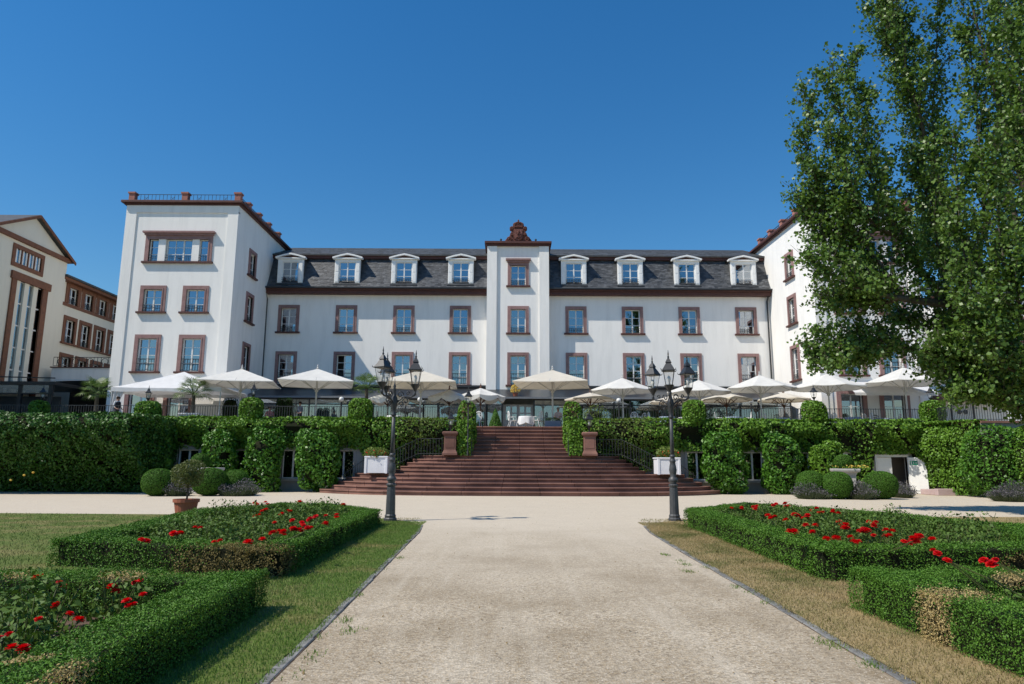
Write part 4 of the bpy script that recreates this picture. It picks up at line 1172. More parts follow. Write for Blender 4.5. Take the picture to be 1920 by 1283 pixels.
while x < lkx1:
    if i % 4 == 2:
        for k in range(12):
            a0, a1 = 2*math.pi*k/12, 2*math.pi*(k+1)/12
            mb.bar((x+.25*math.cos(a0),LKY+.1,zz+.42+.25*math.sin(a0)),(x+.25*math.cos(a1),LKY+.1,zz+.42+.25*math.sin(a1)),.03)
    else:
        mb.bar((x,LKY+.1,zz+.1),(x,LKY+.1,zz+.75),.025)
    x += .28; i += 1
mb.build('balcony_railing', M_iron, lk)
# dark glazed canopy at the left edge
cn = thing('glazed_canopy', 'dark framed glass pavilion at the far left edge of the terrace', 'canopy', (-33, 47, TZ))
cx0, cx1 = -44.0, at(98,740,47).x
czt = at(60, 722, 47).z
for x in (cx0+3, cx0+6.5, at(38,740,47).x, at(95,740,47).x): MB().box(x-.12,x+.12,46.9,47.1,TZ,czt).build('post', M_vframe, cn)
MB().box(cx0, cx1+.2, 46.8, 52, czt, czt+.22).build('roof_edge', M_vframe, cn)
MB().add([(cx0,46.8,czt+.222),(cx1+.2,46.8,czt+.222),(cx1+.2,52,czt+1.0),(cx0,52,czt+1.0)],[(0,1,2,3)]).build('glass_roof', M_vglass, cn, normals=False)
MB().bar((cx0,46.8,czt+.7),(cx1+.2,46.8,czt+.45),.07).bar((cx0,46.8,czt-.6),(cx1+.2,46.8,czt-.6),.08).build('rail', M_vframe, cn)
MB().box(cx0,cx1,47.9,48,TZ+.05,czt-.7).build('dark_screen', M_vframe, cn)
MB().box(cx0,cx1,46.95,46.97,czt-.55,czt-.02).build('glass_band', M_vglass, cn)

# ------------------------------------------------------------------ wing on the far right, behind the tree
rw = thing('right_wing', 'white wing with brown framed windows seen through the tree at the right', 'building', (36, 56, TZ))
rwx0, rwx1 = at(1772,700,58).x, 62.0
rwz = at(1800, 560, 58).z
RM = wallM(0, 58, 0)
its = []
for k in range(6):
    for zz in (lz(697)-.3, lz(585)): its.append((rwx0+2.6+4.0*k, 1.3, zz, zz+1.9))
mb = MB(); wall_grid(mb, RM, rwx0, rwx1, TZ-.1, rwz, [(u-w/2,u+w/2,a,b) for u,w,a,b in its], .24)
mb.add([(rwx0,58,TZ),(rwx0,70,TZ),(rwx0,70,rwz),(rwx0,58,rwz)],[(0,1,2,3)]); mb.build('wall', M_white, rw, normals=False)
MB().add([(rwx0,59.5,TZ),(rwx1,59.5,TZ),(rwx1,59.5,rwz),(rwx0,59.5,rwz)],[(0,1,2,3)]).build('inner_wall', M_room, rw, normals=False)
MB().box(rwx0-.3, rwx1, 57.6, 70, rwz, rwz+.3).build('cornice', M_brown, rw)
MB().add([(rwx0-.3,57.7,rwz+.3),(rwx1,57.7,rwz+.3),(rwx1,63,rwz+2.4),(rwx0-.3,63,rwz+2.4)],[(0,1,2,3)]).build('roof', M_slate_dark, rw, normals=False)
for u,w,a,b in its: window(rw, RM @ Matrix.Translation((u,0,a)), w, b-a, 2, 3, .27)
ky = 50.0
kx = at(1765,745,ky).x
rk = thing('timber_kiosk', 'beige kiosk with a dark brown roof on the right end of the terrace', 'kiosk', (kx, ky, TZ))
kz = at(1780, 752, ky).z
MB().box(kx, kx+5, ky+.5, ky+3, TZ, kz).build('wall', M_creme, rk)
MB().box(kx-.6, kx+5.6, ky-.4, ky+3.4, kz, kz+.5).build('roof', M_wood, rk, bevel=.05)
for dx in (.9, 2.5): MB().box(kx+dx, kx+dx+.08, ky+.4, ky+.498, TZ, kz-.004).build('post', M_vframe, rk)
for dx in (1.5, 1.95):
    MB().lathe([(.17,0),(.17,.05)],12).xform(Matrix.Translation((kx+dx,ky+.49,kz-.75)) @ Matrix.Rotation(R(90),4,'X')).build('porthole', M_vframe, rk)

# ------------------------------------------------------------------ umbrellas
def umbrella_proto(half, rise, hrim, mat, polemat, nside=4, scallop=0.0, sag=.06, name='parasol', polr=.055, valance=.04):
    t = thing(name, 'x', 'umbrella', (0,0,0))
    nper = 6; mb = MB(); ring = []
    n = nside*nper
    def rim(a):
        k = math.pi/nside; aa = (a % (2*k)) - k
        return half/math.cos(aa) if nside == 4 else half*1.05*(math.cos(k)/math.cos(aa)*.8+.2)
    levels = 6; vs_ = []
    a0 = math.pi/nside if nside == 4 else 0
    for l in range(1, levels+1):
        f = l/levels
        for k in range(n):
            a = 2*math.pi*k/n
            r = rim(a)*f
            frac = (k % nper)/nper
            dip = -sag*math.sin(math.pi*frac)*f*half*.35
            z = hrim + rise*(1-f**.93) + dip
            vs_.append((r*math.cos(a+a0), r*math.sin(a+a0), z))
    # hanging valance
    for k in range(n):
        a = 2*math.pi*k/n; r = rim(a)*1.004; frac = (k % nper)/nper
        z = hrim - valance - scallop*math.sin(math.pi*frac) + -sag*math.sin(math.pi*frac)*half*.35
        vs_.append((r*math.cos(a+a0), r*math.sin(a+a0), z))
    vs_.append((0,0,hrim+rise))
    fs_ = []
    for l in range(levels):
        for k in range(n): fs_.append((l*n+k, l*n+(k+1) % n, (l+1)*n+(k+1) % n, (l+1)*n+k))
    top = len(vs_)-1
    for k in range(n): fs_.append((top, (k+1) % n, k)[::-1])
    mb.add(vs_, fs_)
    can = put('canopy', mb.mesh('canopy', mat), t)
    m = can.modifiers.new('thickness', 'SOLIDIFY'); m.thickness = .012; m.offset = -1
    MB().tube([(0,0,0),(0,0,hrim+rise*.9)], polr, 8).lathe([(.30,0),(.30,.05),(.08,.08),(.08,.3)], 12).build('pole', polemat, t, smooth=False)
    MB().lathe([(polr*1.6,0),(polr*2.2,.06),(polr*1.4,.16)], 8, c=(0,0,hrim-.55)).build('hub', polemat, t)
    MB().lathe([(.07,0),(.085,.05),(.03,.10),(.05,.17),(.012,.3)], 8, c=(0,0,hrim+rise-.01)).build('finial', polemat, t)
    nr = 8
    for k in range(nr):
        a = 2*math.pi*k/nr + (math.pi/4 if nside == 4 else 0)
        aa = a - a0
        rr = rim(aa)
        rb = MB().bar((0,0,hrim+rise-.08), (rr*.985*math.cos(a), rr*.985*math.sin(a), hrim-.03), .035, .03).build('rib', polemat, t)
        MB().bar((polr*math.cos(a),polr*math.sin(a),hrim-.45), (rr*.5*math.cos(a), rr*.5*math.sin(a), hrim+rise*.45-.08), .03).build('strut', polemat, rb)
    return t
UD = 45.0
hr = 6.68 - TZ
bigW = umbrella_proto(2.25, .98, hr, M_canvas, M_pole); uW = []
bigC = umbrella_proto(2.3, .96, hr, M_cream, M_pole); uC = []
oct_C = umbrella_proto(2.35, .96, hr, M_canvas, M_pole, nside=8, name='parasol'); uO = []
smW = umbrella_proto(1.42, .55, 2.05, M_canvas, M_wood, nside=8, scallop=.16, sag=.12, polr=.03, valance=.16); uS = []
smC = umbrella_proto(1.70, .50, 2.16, M_cream, M_wood, nside=8, scallop=.0, sag=.05, polr=.035, valance=.07); uM = []
def up(px, D): return at(px, 760, D).x
G1 = 'large parasols along the terrace'
proto_place(bigW, uW, (up(449,UD), UD, TZ), R(12), 1, 'large white square parasol immediately right of the white marquee', G1)
proto_place(bigW, uW, (up(592,UD-.3), UD-.3, TZ), R(14), 1, 'large white square parasol between the marquee parasol and the middle palm', G1)
proto_place(bigC, uC, (up(788,UD), UD, TZ), R(3), 1, 'large cream square parasol behind the lanterns of the left street lamp', G1)
proto_place(bigC, uC, (up(1036,UD-.4), UD-.4, TZ), R(-8), 1, 'large cream square parasol at the head of the stairs', G1)
proto_place(oct_C, uO, (up(1168,UD+.6), UD+.6, TZ), R(10), .90, 'large pale octagonal parasol first to the right of the stairs', G1)
proto_place(oct_C, uO, (up(1312,UD+.9), UD+.9, TZ), R(4), .88, 'large pale octagonal parasol behind the lanterns of the right street lamp', G1)
proto_place(oct_C, uO, (up(1427,UD+.2), UD+.2, TZ), R(16), .95, 'large pale octagonal parasol in front of the right end of the veranda', G1)
proto_place(oct_C, uO, (up(1555,UD-.6), UD-.6, TZ), R(0), .95, 'large pale octagonal parasol before the corner of the right tower', G1)
proto_place(oct_C, uO, (up(1700,44.2), 44.2, TZ), R(8), 1.06, 'large white octagonal parasol under the low branches of the tree', G1)
G2 = 'small scalloped parasols'
proto_place(smW, uS, (up(727,46.5), 46.5, TZ), R(10), .95, 'small white scalloped parasol just left of the left street lamp', G2)
proto_place(smW, uS, (up(842,46.2), 46.2, TZ), R(30), 1.0, 'small white scalloped parasol between street lamp and stairs, the lower of two', G2)
proto_place(smW, uS, (up(901,47.0), 47.0, TZ), R(0), (1.12,1.12,1.08), 'small white scalloped parasol beside the ivy pillar left of the stairs, the higher of two', G2)
G3 = 'small cream parasols with wooden poles'
proto_place(smC, uM, (up(1107,48.2), 48.2, TZ), R(0), 1, 'small cream parasol with brown pole behind the ivy pillar right of the stairs', G3)
proto_place(smC, uM, (up(1262,48.6), 48.6, TZ), R(20), .95, 'small cream parasol half hidden by the right street lamp', G3)
proto_place(smC, uM, (up(1362,48.4), 48.4, TZ), R(10), 1.02, 'small cream parasol right of the right street lamp', G3)
proto_place(smC, uM, (up(1470,48.2), 48.2, TZ), R(5), 1.02, 'small cream parasol nearest to the right tower', G3)
# marquee at the left tower
mx0, mx1 = at(212,725,43.6).x, at(418,725,43.6).x
mz = at(300, 727, 43.6).z; ma = at(333, 697, 45.5).z
mt = thing('marquee', 'white peaked marquee tent in front of the left tower', 'marquee', ((mx0+mx1)/2, 45.5, TZ))
n = 10; mb = MB(); vs_ = []; fs_ = []
mcx = (mx0+mx1)/2; myc = 45.6; hw_, hd_ = (mx1-mx0)/2, 2.2
ringp = []
for k in range(4*n):
    s, f = divmod(k, n); f = f/n
    c0 = [(-1,-1),(1,-1),(1,1),(-1,1)][s]; c1 = [(-1,-1),(1,-1),(1,1),(-1,1)][(s+1) % 4]
    ringp.append((c0[0]+(c1[0]-c0[0])*f, c0[1]+(c1[1]-c0[1])*f, f))
L_ = 7
for l in range(1, L_+1):
    f = l/L_
    for x, y, ff in ringp:
        vs_.append((mcx+x*hw_*f, myc+y*hd_*f, mz + (ma-mz)*((1-f)**1.15) - .05*math.sin(math.pi*ff)*f))
for x, y, ff in ringp: vs_.append((mcx+x*hw_*1.003, myc+y*hd_*1.003, mz-.26-.03*math.sin(ff*12)))
vs_.append((mcx, myc, ma)); N4 = 4*n
for l in range(L_):
    for k in range(N4): fs_.append((l*N4+k, l*N4+(k+1) % N4, (l+1)*N4+(k+1) % N4, (l+1)*N4+k))
for k in range(N4): fs_.append((len(vs_)-1, k, (k+1) % N4))
mb.add(vs_, fs_); o = mb.build('roof_sheet', M_tent, mt); o.modifiers.new('t','SOLIDIFY').thickness = .012
for sx in (-1, 1):
    for sy in (-1, 1): MB().tube([(mcx+sx*(hw_-.06), myc+sy*(hd_-.06), TZ), (mcx+sx*(hw_-.06), myc+sy*(hd_-.06), mz-.02)], .04, 8).build('pole', M_pole, mt)
vs_ = []; fs_ = []; mb = MB()                             # side sheet gathered at the left front pole
for j in range(9):
    z = TZ + (mz-.2-TZ)*j/8; wd = .28 + .55*(j/8)**2.2
    for i in range(11):
        a = i/10; vs_.append((mcx-hw_+.02+wd*a, myc-hd_+.1+.09*math.sin(a*19), z))
for j in range(8):
    for i in range(10): fs_.append((j*11+i, j*11+i+1, (j+1)*11+i+1, (j+1)*11+i))
mb.add(vs_, fs_); mb.build('side_curtain', M_tent, mt, smooth=True)
# awning on the right tower
ax0, ax1 = at(1578,735,RD).x, at(1728,735,RD).x
az1, az0 = at(1650, 716, RD).z, at(1650, 737, RD-1.6).z
aw = MB().add([(ax0,RD-.02,az1),(ax1,RD-.02,az1),(ax1,RD-1.8,az0),(ax0,RD-1.8,az0),(ax0,RD-1.8,az0-.18),(ax1,RD-1.8,az0-.18)], [(0,1,2,3),(3,2,5,4)])
ar = thing('awning', 'white wall awning over the doors of the right tower', 'awning', ((ax0+ax1)/2, RD, TZ))
o = aw.build('awning_cloth', M_tent, ar, normals=False); o.modifiers.new('t','SOLIDIFY').thickness = .01
for x in (ax0+.1, ax1-.1): MB().bar((x,RD,az1-.1),(x,RD-1.75,az0-.03),.04).build('arm', M_pole, ar)

# ------------------------------------------------------------------ street lamps
def lantern(name, root, base, s=1.0, mat=None, nsd=4, rot=0.0):
    mat = mat or M_post
    bx_, by_, bz_ = base
    body = MB()
    h0, h1 = .10*s, .53*s; r0, r1 = .165*s, .275*s
    q = [(math.cos(rot+2*math.pi*(k+.5)/nsd), math.sin(rot+2*math.pi*(k+.5)/nsd)) for k in range(nsd)]
    for c, d in q: body.bar((bx_+c*r0, by_+d*r0, bz_+h0), (bx_+c*r1, by_+d*r1, bz_+h1), .015*s)
    for k in range(nsd):
        a, b = q[k], q[(k+1) % nsd]
        for r, h in ((r0,h0),(r1,h1)): body.bar((bx_+a[0]*r,by_+a[1]*r,bz_+h), (bx_+b[0]*r,by_+b[1]*r,bz_+h), .02*s)
    lan = body.build(name, mat, root)
    ro = rot + math.pi/nsd
    MB().lathe([(.315*s,h1-.005),(.32*s,h1+.025*s),(.19*s,h1+.17*s),(.125*s,h1+.24*s),(.115*s,h1+.255*s),(.155*s,h1+.265*s),(.10*s,h1+.34*s),(.045*s,h1+.40*s)], nsd, (bx_,by_,bz_), ro).build('lantern_roof', mat, lan)
    MB().lathe([(.02*s,h1+.38*s),(.04*s,h1+.44*s),(.018*s,h1+.48*s),(.026*s,h1+.53*s),(.004*s,h1+.66*s)], 8, (bx_,by_,bz_)).build('finial', mat, lan, smooth=True)
    tips = MB()
    for c, d in q: tips.tube([(bx_+c*.32*s,by_+d*.32*s,bz_+h1+.01*s),(bx_+c*.37*s,by_+d*.37*s,bz_+h1+.025*s),(bx_+c*.385*s,by_+d*.385*s,bz_+h1+.075*s)], [.016*s,.014*s,.005*s], 5)
    tips.build('roof_horn', mat, lan)
    for k in range(nsd):
        a, b = q[k], q[(k+1) % nsd]; f = .96
        MB().add([(bx_+a[0]*r0*f,by_+a[1]*r0*f,bz_+h0),(bx_+b[0]*r0*f,by_+b[1]*r0*f,bz_+h0),(bx_+b[0]*r1*f,by_+b[1]*r1*f,bz_+h1),(bx_+a[0]*r1*f,by_+a[1]*r1*f,bz_+h1)],[(0,1,2,3)]).build('pane', M_lglass, lan, normals=False)
    MB().lathe([(.02*s,.10*s),(.025*s,.18*s),(.05*s,.22*s),(.068*s,.29*s),(.055*s,.35*s),(.02*s,.39*s)], 10, (bx_,by_,bz_)).build('bulb', M_bulb, lan, smooth=True)
    MB().lathe([(.03*s,-.16*s),(.05*s,-.10*s),(.07*s,-.06*s),(.17*s,.07*s),(.19*s,.10*s)], 8, (bx_,by_,bz_)).build('cup', mat, lan)
    return lan
def street_lamp(px, label, phi0):
    b = onZ(px, 977, 0.0)
    t = thing('street_lamp', label, 'lamp', (b.x, b.y, 0), 'tall street lamps flanking the path')
    c = (b.x, b.y, 0)
    MB().lathe([(.235,0),(.235,.07),(.20,.10),(.205,.16),(.175,.20),(.165,.62),(.15,.95),(.145,1.0),(.175,1.03),(.185,1.07),(.15,1.10)], 12, c).build('base', M_post, t, smooth=False)
    mb = MB(); mb.lathe([(.14,1.09),(.12,1.13),(.17,1.18),(.185,1.23),(.15,1.28),(.10,1.32),(.125,1.42),(.145,1.52),(.12,1.66),(.095,1.74),(.115,1.77),(.12,1.81),(.09,1.84),(.085,1.90),(.11,1.92),(.105,1.96),(.078,1.99)], 14, c); mb.build('baluster', M_post, t, smooth=True)
    MB().lathe([(.078,1.98),(.062,3.10)], 12, c).build('shaft', M_post, t, smooth=True)
    mb = MB(); mb.lathe([(.062,3.09),(.095,3.12),(.095,3.16),(.07,3.19),(.085,3.30),(.12,3.45),(.135,3.58),(.105,3.68),(.075,3.74),(.05,3.86),(.07,3.90),(.04,3.96),(.055,4.02),(.03,4.08),(.006,4.26)], 10, c); mb.build('capital', M_iron, t, smooth=True)
    RR = .76
    for k in range(3):
        a = phi0 + 2*math.pi*k/3; d = Vector((math.cos(a), math.sin(a), 0)); B = Vector(c)
        mb = MB()
        pts = [B + d*r + Vector((0,0,zz)) for r, zz in ((.06,3.50),(.20,3.60),(.34,3.70),(.50,3.69),(.62,3.69),(RR,3.76))]
        mb.tube(pts, [.035,.03,.028,.026,.028,.03], 6)
        for cr_, cz2, r0, sg in ((.22,3.76,.12,1),(.42,3.57,.11,-1),(.27,3.46,.10,-1),(.50,3.80,.07,1)):
            sp = []
            for i in range(13):
                w = i*.55; rr = r0*(1-i/16)
                sp.append(B + d*(cr_ + sg*math.cos(w)*rr) + Vector((0,0,cz2+math.sin(w)*rr)))
            mb.tube(sp, .021, 5)
        mb.lathe([(.03,3.74),(.055,3.78),(.03,3.82),(.05,3.86)], 8, tuple(B + d*RR - Vector((0,0,0))))
        mb.build('scroll_arm', M_iron, t, smooth=True)
        p = B + d*RR
        lantern('lantern', t, (p.x, p.y, 3.98), 1.0, M_iron, 4, a)
    t.scale = (.79, .79, .955)
    return t
street_lamp(731.5, 'tall cast iron street lamp with three lanterns on the left of the path', R(3))
street_lamp(1265, 'tall cast iron street lamp with three lanterns on the right of the path', R(-105))

# ------------------------------------------------------------------ ivy, pillars and railings of the terrace
PIL_PX = [(75,'at the far left end'),(280,'under the marquee'),(472,'left of the second parasol pole'),(677,'left of the left street lamp'),(1300,'right of the right street lamp'),(1525,'in front of the right tower'),(1745,'below the tree')]
def pillar(x, y, label, rr=.62, top=5.28, foot=TZ, n=2400):
    c = (x, y, (foot+top)/2); r = (rr, rr*.9, (top-foot)/2)
    t = thing('ivy_pillar', label, 'pillar', (x, y, foot), 'ivy clad railing pillars')
    MB().box(x-.3, x+.3, y-.3, y+.3, foot, top-.2).build('pillar_core', M_step, t)
    P, Nr = blob(n, c, r, 3.2, 3.4, .08, 2.4, .16)
    leaves('ivy', P, Nr, .12, .095, M_ivy, t, .75)
    P, Nr = blob(n//3, c, tuple(v*.8 for v in r), 4, 3.2, .1, 2.4, .1); leaves('inner_ivy', P, Nr, .13, .10, M_dark_shrub, t, .7)  # inner leaves coloured darker to stand for the shade within the ivy
    return t
pills = []
for px, lab in PIL_PX:
    x = at(px, 770, WALL).x
    pillar(x, WALL-.1, 'round topped ivy clad pillar on the terrace edge ' + lab, .66 if px != 75 else .5, 5.42 if px not in (75,280) else 5.2)
    pills.append(x)
for s, lab in ((-1,'left'),(1,'right')):
    x = s*3.12
    t = pillar(x, 41.2, 'tall ivy clad pillar at the %s side of the upper stair flight' % lab, .56, 5.3, 2.4, 2200)
    n = 2600; yy = 40.25 + 3.2*RNG.random(n); zz = 2.1 + (TZ+.2-2.1)*RNG.random(n)
    P = np.stack([np.full(n, s*2.80) + RNG.normal(size=n)*.05, yy, zz], 1)
    k = P[:,2] > 2.2 + (yy-40.3)*.45
    leaves('flank_ivy', P[k], np.tile([-s,-.3,.2], (k.sum(),1)), .12, .09, M_ivy, t, .7)
    n = 900; P = np.stack([s*(2.82+.75*RNG.random(n)), 40.1 + RNG.normal(size=n)*.07, 2.1+2.0*RNG.random(n)], 1)
    leaves('front_ivy', P, np.tile([0,-1,.3], (n,1)), .13, .10, M_ivy, t, .7)
# lanterns standing on the pillars
for px, y, z, lab in ((80,WALL,5.15,'far left ivy pillar'),(278,WALL,5.15,'ivy pillar under the marquee'),(475,WALL,5.4,'ivy pillar by the second parasol'),(1526,WALL,5.4,'ivy pillar before the right tower'),(1745,WALL,5.4,'ivy pillar below the tree')):
    x = at(px, 745, y).x
    t = thing('pillar_lantern', 'dark iron lantern standing on the ' + lab, 'lantern', (x, y, z), 'lanterns on the terrace pillars')
    MB().lathe([(.10,0),(.06,.05),(.04,.12),(.05,.2)], 8, (x,y,z-.1)).build('foot', M_iron, t); lantern('lantern_head', t, (x,y,z+.17), .72, M_iron, 4, .4)
# big creeper curtain hanging over the wall
def curtain_ivy(name, label, a, b, ztop, zfun, n, thick=.75, mat=None, leaf=.15, matold=None, oldx=None, outward=None):
    a = Vector((a[0],a[1],0)); b = Vector((b[0],b[1],0)); d = b-a; L = d.length; u = d/L
    nn = np.array([u.y, -u.x, 0.0])
    t = thing(name, label, 'creeper', ((a.x+b.x)/2, (a.y+b.y)/2, 0))
    s = RNG.random(n)*L; X0 = a.x+u.x*s
    zb = np.array([zfun(x) for x in X0]); f = RNG.random(n)**.85
    z = ztop - (ztop - zb)*f
    # belly: thick at the upper middle, thinning to the lower hem
    th = thick*np.interp(f, [0,.08,.25,.55,1], [.55,.95,1.0,.40,.16])
    P = np.stack([X0, a.y+u.y*s, z], 1)
    lp = lumps(P, 1.3)
    th = th*(1+.7*lp) + .06
    P = P + nn[None]*(th - .38*RNG.random(n)**1.4)[:,None]
    top = RNG.random(n) < .22                              # roll over the top edge
    P[top,2] = ztop + .10*lumps(P[top], 2.0) + .05*RNG.random(top.sum()); P[top] += nn[None]*(-RNG.random(top.sum())*thick*.9)[:,None]
    Nr = np.tile(nn + np.array([0,0,.35]), (n,1)); Nr[top] = [0,0,1]
    k = (P[:,2] > .03) & ((lumps(P + 5.1, 3.4) + .2*RNG.normal(size=n) > -.46) | top)
    P, Nr = P[k], Nr[k]
    if matold is not None:
        m = np.abs(P[:,0]-oldx) < 1.5 + RNG.normal(size=len(P))*.9
        leaves('faded_leaves', P[m], Nr[m], leaf*.85, leaf*.6, matold, t, .75); P, Nr = P[~m], Nr[~m]
    leaves('leaves', P, Nr, leaf, leaf*.8, mat or M_ivy, t, .72)
    # dark core sheet behind, shade between the leaves put into its colour
    mb = MB(); ns = max(4, int(L/.5)); vs_ = []; fs_ = []
    for i in range(ns+1):
        p = a + u*(L*i/ns); zb_ = max(zfun(p.x)+.25, .05)
        for j in range(5):
            f = j/4; th_ = max(thick*float(np.interp(f,[0,.08,.25,.55,1],[.55,.95,1.0,.40,.16]))*.55, .04)
            vs_.append((p.x+nn[0]*th_, p.y+nn[1]*th_, ztop-.12-(ztop-.12-zb_)*f))
    for i in range(ns):
        for j in range(4): fs_.append((i*5+j, i*5+j+1, (i+1)*5+j+1, (i+1)*5+j))
    mb.add(vs_, fs_); mb.build('stems_or_core', M_shade_core, t, normals=False)
    return t
def hemL(x):
    if x > -8.2: return 1.2
    d = min(abs(x-w) for w in bw_spec)
    return 2.42 if d < .85 else max(2.45 - (d-.85)*1.5, 1.55) + .2*math.sin(x*3.1)
def hemR(x):
    if x < 8.2: return 1.2
    if DX0-.3 < x < DX1+.4: return 2.28
    if x > DX1+.4: return .9
    d = min(abs(x-w) for w in bw_spec)
    if abs(x-(DX0-.9)) < .6: return .25
    return 2.4 if d < .85 else max(2.42 - (d-.85)*1.4, 1.5) + .2*math.sin(x*2.7)
curtain_ivy('ivy_curtain', 'thick green creeper hanging over the terrace wall left of the stairs', (-21.5,WALL), (-3.5,WALL), 4.22, hemL, 21000, .85, matold=M_ivyold, oldx=-5.6)
curtain_ivy('ivy_curtain', 'thick green creeper hanging over the terrace wall right of the stairs', (3.5,WALL), (A_R.x,WALL), 4.22, hemR, 23000, .85, matold=M_ivyold, oldx=6.2)
curtain_ivy('ivy_curtain', 'bright creeper covering the slanting wall right of the white door', (A_R.x-.3,WALL-.2), (B_R.x,B_R.y), 4.0, lambda x: .05, 9000, .6, leaf=.14)

# railings: each baluster its own piece
bal = MB().box(-.011,.011,-.011,.011,0,.96).mesh('baluster', M_ironrail)
bal_hi = MB().box(-.011,.011,-.011,.011,0,.96).lathe([(.012,0),(.022,.03),(.004,.07)],5,(0,0,.96)).mesh('baluster', M_ironrail)
def railing(label, pts, H=.96, step=.145, group='iron railings of the terrace'):
    p0 = Vector(pts[0])
    t = thing('iron_railing', label, 'railing', pts[0], group)
    for p, q in zip(pts[:-1], pts[1:]):
        p = Vector(p); q = Vector(q); d = q-p
        MB().bar(p+Vector((0,0,H)), q+Vector((0,0,H)), .045, .03).build('top_rail', M_ironrail, t)
        MB().bar(p+Vector((0,0,.10)), q+Vector((0,0,.10)), .03).build('bottom_rail', M_ironrail, t)
        n = max(2, int(d.length/step))
        for i in range(n+1):
            a = p + d*i/n
            put('baluster', bal if i % 8 else bal_hi, t, Matrix.Translation(a))
xs = sorted(pills)
nm = ['left of the first ivy pillar','between the two leftmost ivy pillars','from the marquee pillar to the third ivy pillar','between the second and third parasol','from the left street lamp to the stairs','from the stairs to the right street lamp','between the right street lamp and the right tower','before the doors of the right tower']
segs = [(-36, xs[0]), (xs[0], xs[1]), (xs[1], xs[2]), (xs[2], xs[3]), (xs[3], -3.6), (3.6, xs[4]), (xs[4], xs[5]), (xs[5], xs[6])]
for (a, b), l in zip(segs, nm):
    railing('dark iron terrace railing ' + l, [(a+.3, WALL+.12, TZ+.1), (b-.3, WALL+.12, TZ+.1)])
railing('dark iron terrace railing on the slanting wall at the right', [(A_R.x+.5,WALL-.3,TZ+.1),(B_R.x,B_R.y+.2,TZ+.1),(B_R.x+8,B_R.y+.2,TZ+.1)])
for s, lab in ((-1,'left'),(1,'right')):
    railing('iron railing descending along the %s end of the middle stair flight' % lab, [(s*4.5,40.6,l2),(s*5.9,40.75,l2),(s*6.6,40.6,l2-.35),(s*7.9,40.4,l1)], .96, .16, 'iron railings beside the stairs')
    railing('iron railing beside the white planter on the %s of the stairs' % lab, [(s*9.0,40.9,l1-.1),(s*10.2,40.9,.05)], .9, .16, 'iron railings beside the stairs')
    # hand rail of the upper flight
    t = thing('hand_rail', 'slim iron hand rail on the %s side of the upper stair flight' % lab, 'hand rail', (s*2.98, 40.2, l2), 'hand rails of the stairs')
    x = s*2.78
    MB().tube([(x,40.25,l2),(x,40.25,l2+.95)], .028, 6).build('post', M_post, t); MB().tube([(x,43.3,TZ),(x,43.3,TZ+.95)], .028, 6).build('post', M_post, t)
    MB().tube([(x,40.1,l2+.93),(x,40.3,l2+.97),(x,43.3,TZ+.95),(x,43.6,TZ+.95)], .03, 6).build('rail', M_post, t)
    # pedestal with lantern
    px_c = s*3.98; py_c = 40.15
    t = thing('stair_pedestal', 'red sandstone pedestal on the %s of the upper stair flight' % lab, 'pedestal', (px_c, py_c, l2), 'stone pedestals on the stairs')
    h = 1.34; f = 4
    mb = MB().lathe([(.60,0),(.60,.12),(.54,.20),(.48,.30),(.48,h-.28),(.52,h-.22)], 4, (px_c,py_c,l2), math.pi/4); mb.build('shaft', M_step, t, bevel=.015)
    MB().box(px_c-.24,px_c+.24,py_c-.352,py_c-.338,l2+.42,l2+h-.36).build('sunk_panel', M_step, t)
    MB().lathe([(.55,h-.22),(.62,h-.16),(.64,h-.05),(.56,h)], 4, (px_c,py_c,l2), math.pi/4).build('cap', M_step, t, bevel=.02)
    t = thing('pedestal_lantern', 'dark lantern standing on the %s stair pedestal' % lab, 'lantern', (px_c, py_c, l2+h), 'lanterns on the stair pedestals')
    MB().lathe([(.05,0),(.04,.1),(.06,.16)], 8, (px_c,py_c,l2+h)).build('foot', M_iron, t); lantern('lantern_head', t, (px_c,py_c,l2+h+.28), .85, M_iron, 4, .3)
    # slim lamp post by the ivy pillar
    if s < 0:
        xx = -2.98
        t = thing('slim_lamp_post', 'slim lamp post with one lantern against the ivy pillar left of the stairs', 'lamp', (xx, 40.0, l2))
        MB().tube([(xx,40.0,l2),(xx,40.0,l2+2.75)], [.05,.035], 8).build('post', M_post, t); lantern('lantern_head', t, (xx,40.0,l2+2.9), .85, M_iron, 4, .3)
    # white planter on the lower landing
    cx = (at(707,875,38.8).x) if s < 0 else at(1252,875,38.8).x
    t = thing('planter_box', 'square white planter with plants on the %s side of the stair landing' % lab, 'planter', (cx, 39.0, l1), 'white planters on the stairs')
    MB().box(cx-.60,cx+.60,38.45,39.65,l1+.03,l1+.86).box(cx-.64,cx+.64,38.41,39.69,l1+.86,l1+.94).box(cx-.63,cx-.50,38.42,38.55,l1+.005,l1+.88).box(cx+.50,cx+.63,38.42,38.55,l1+.005,l1+.88).build('box', M_rail_white, t, bevel=.012)
    P, Nr = blob(900, (cx,39.05,l1+1.1), (.62,.6,.35), 2.5, 2.5, .25, 3, .3); leaves('plants', P, Nr, .12, .08, M_ivyold, t, .9)
    P, Nr = blob(60, (cx,38.7,l1+1.05), (.6,.4,.25), 2.5, 2.5, .25, 3, .2); leaves('blossoms', P, Nr, .06, .06, M_petal, t, .9)

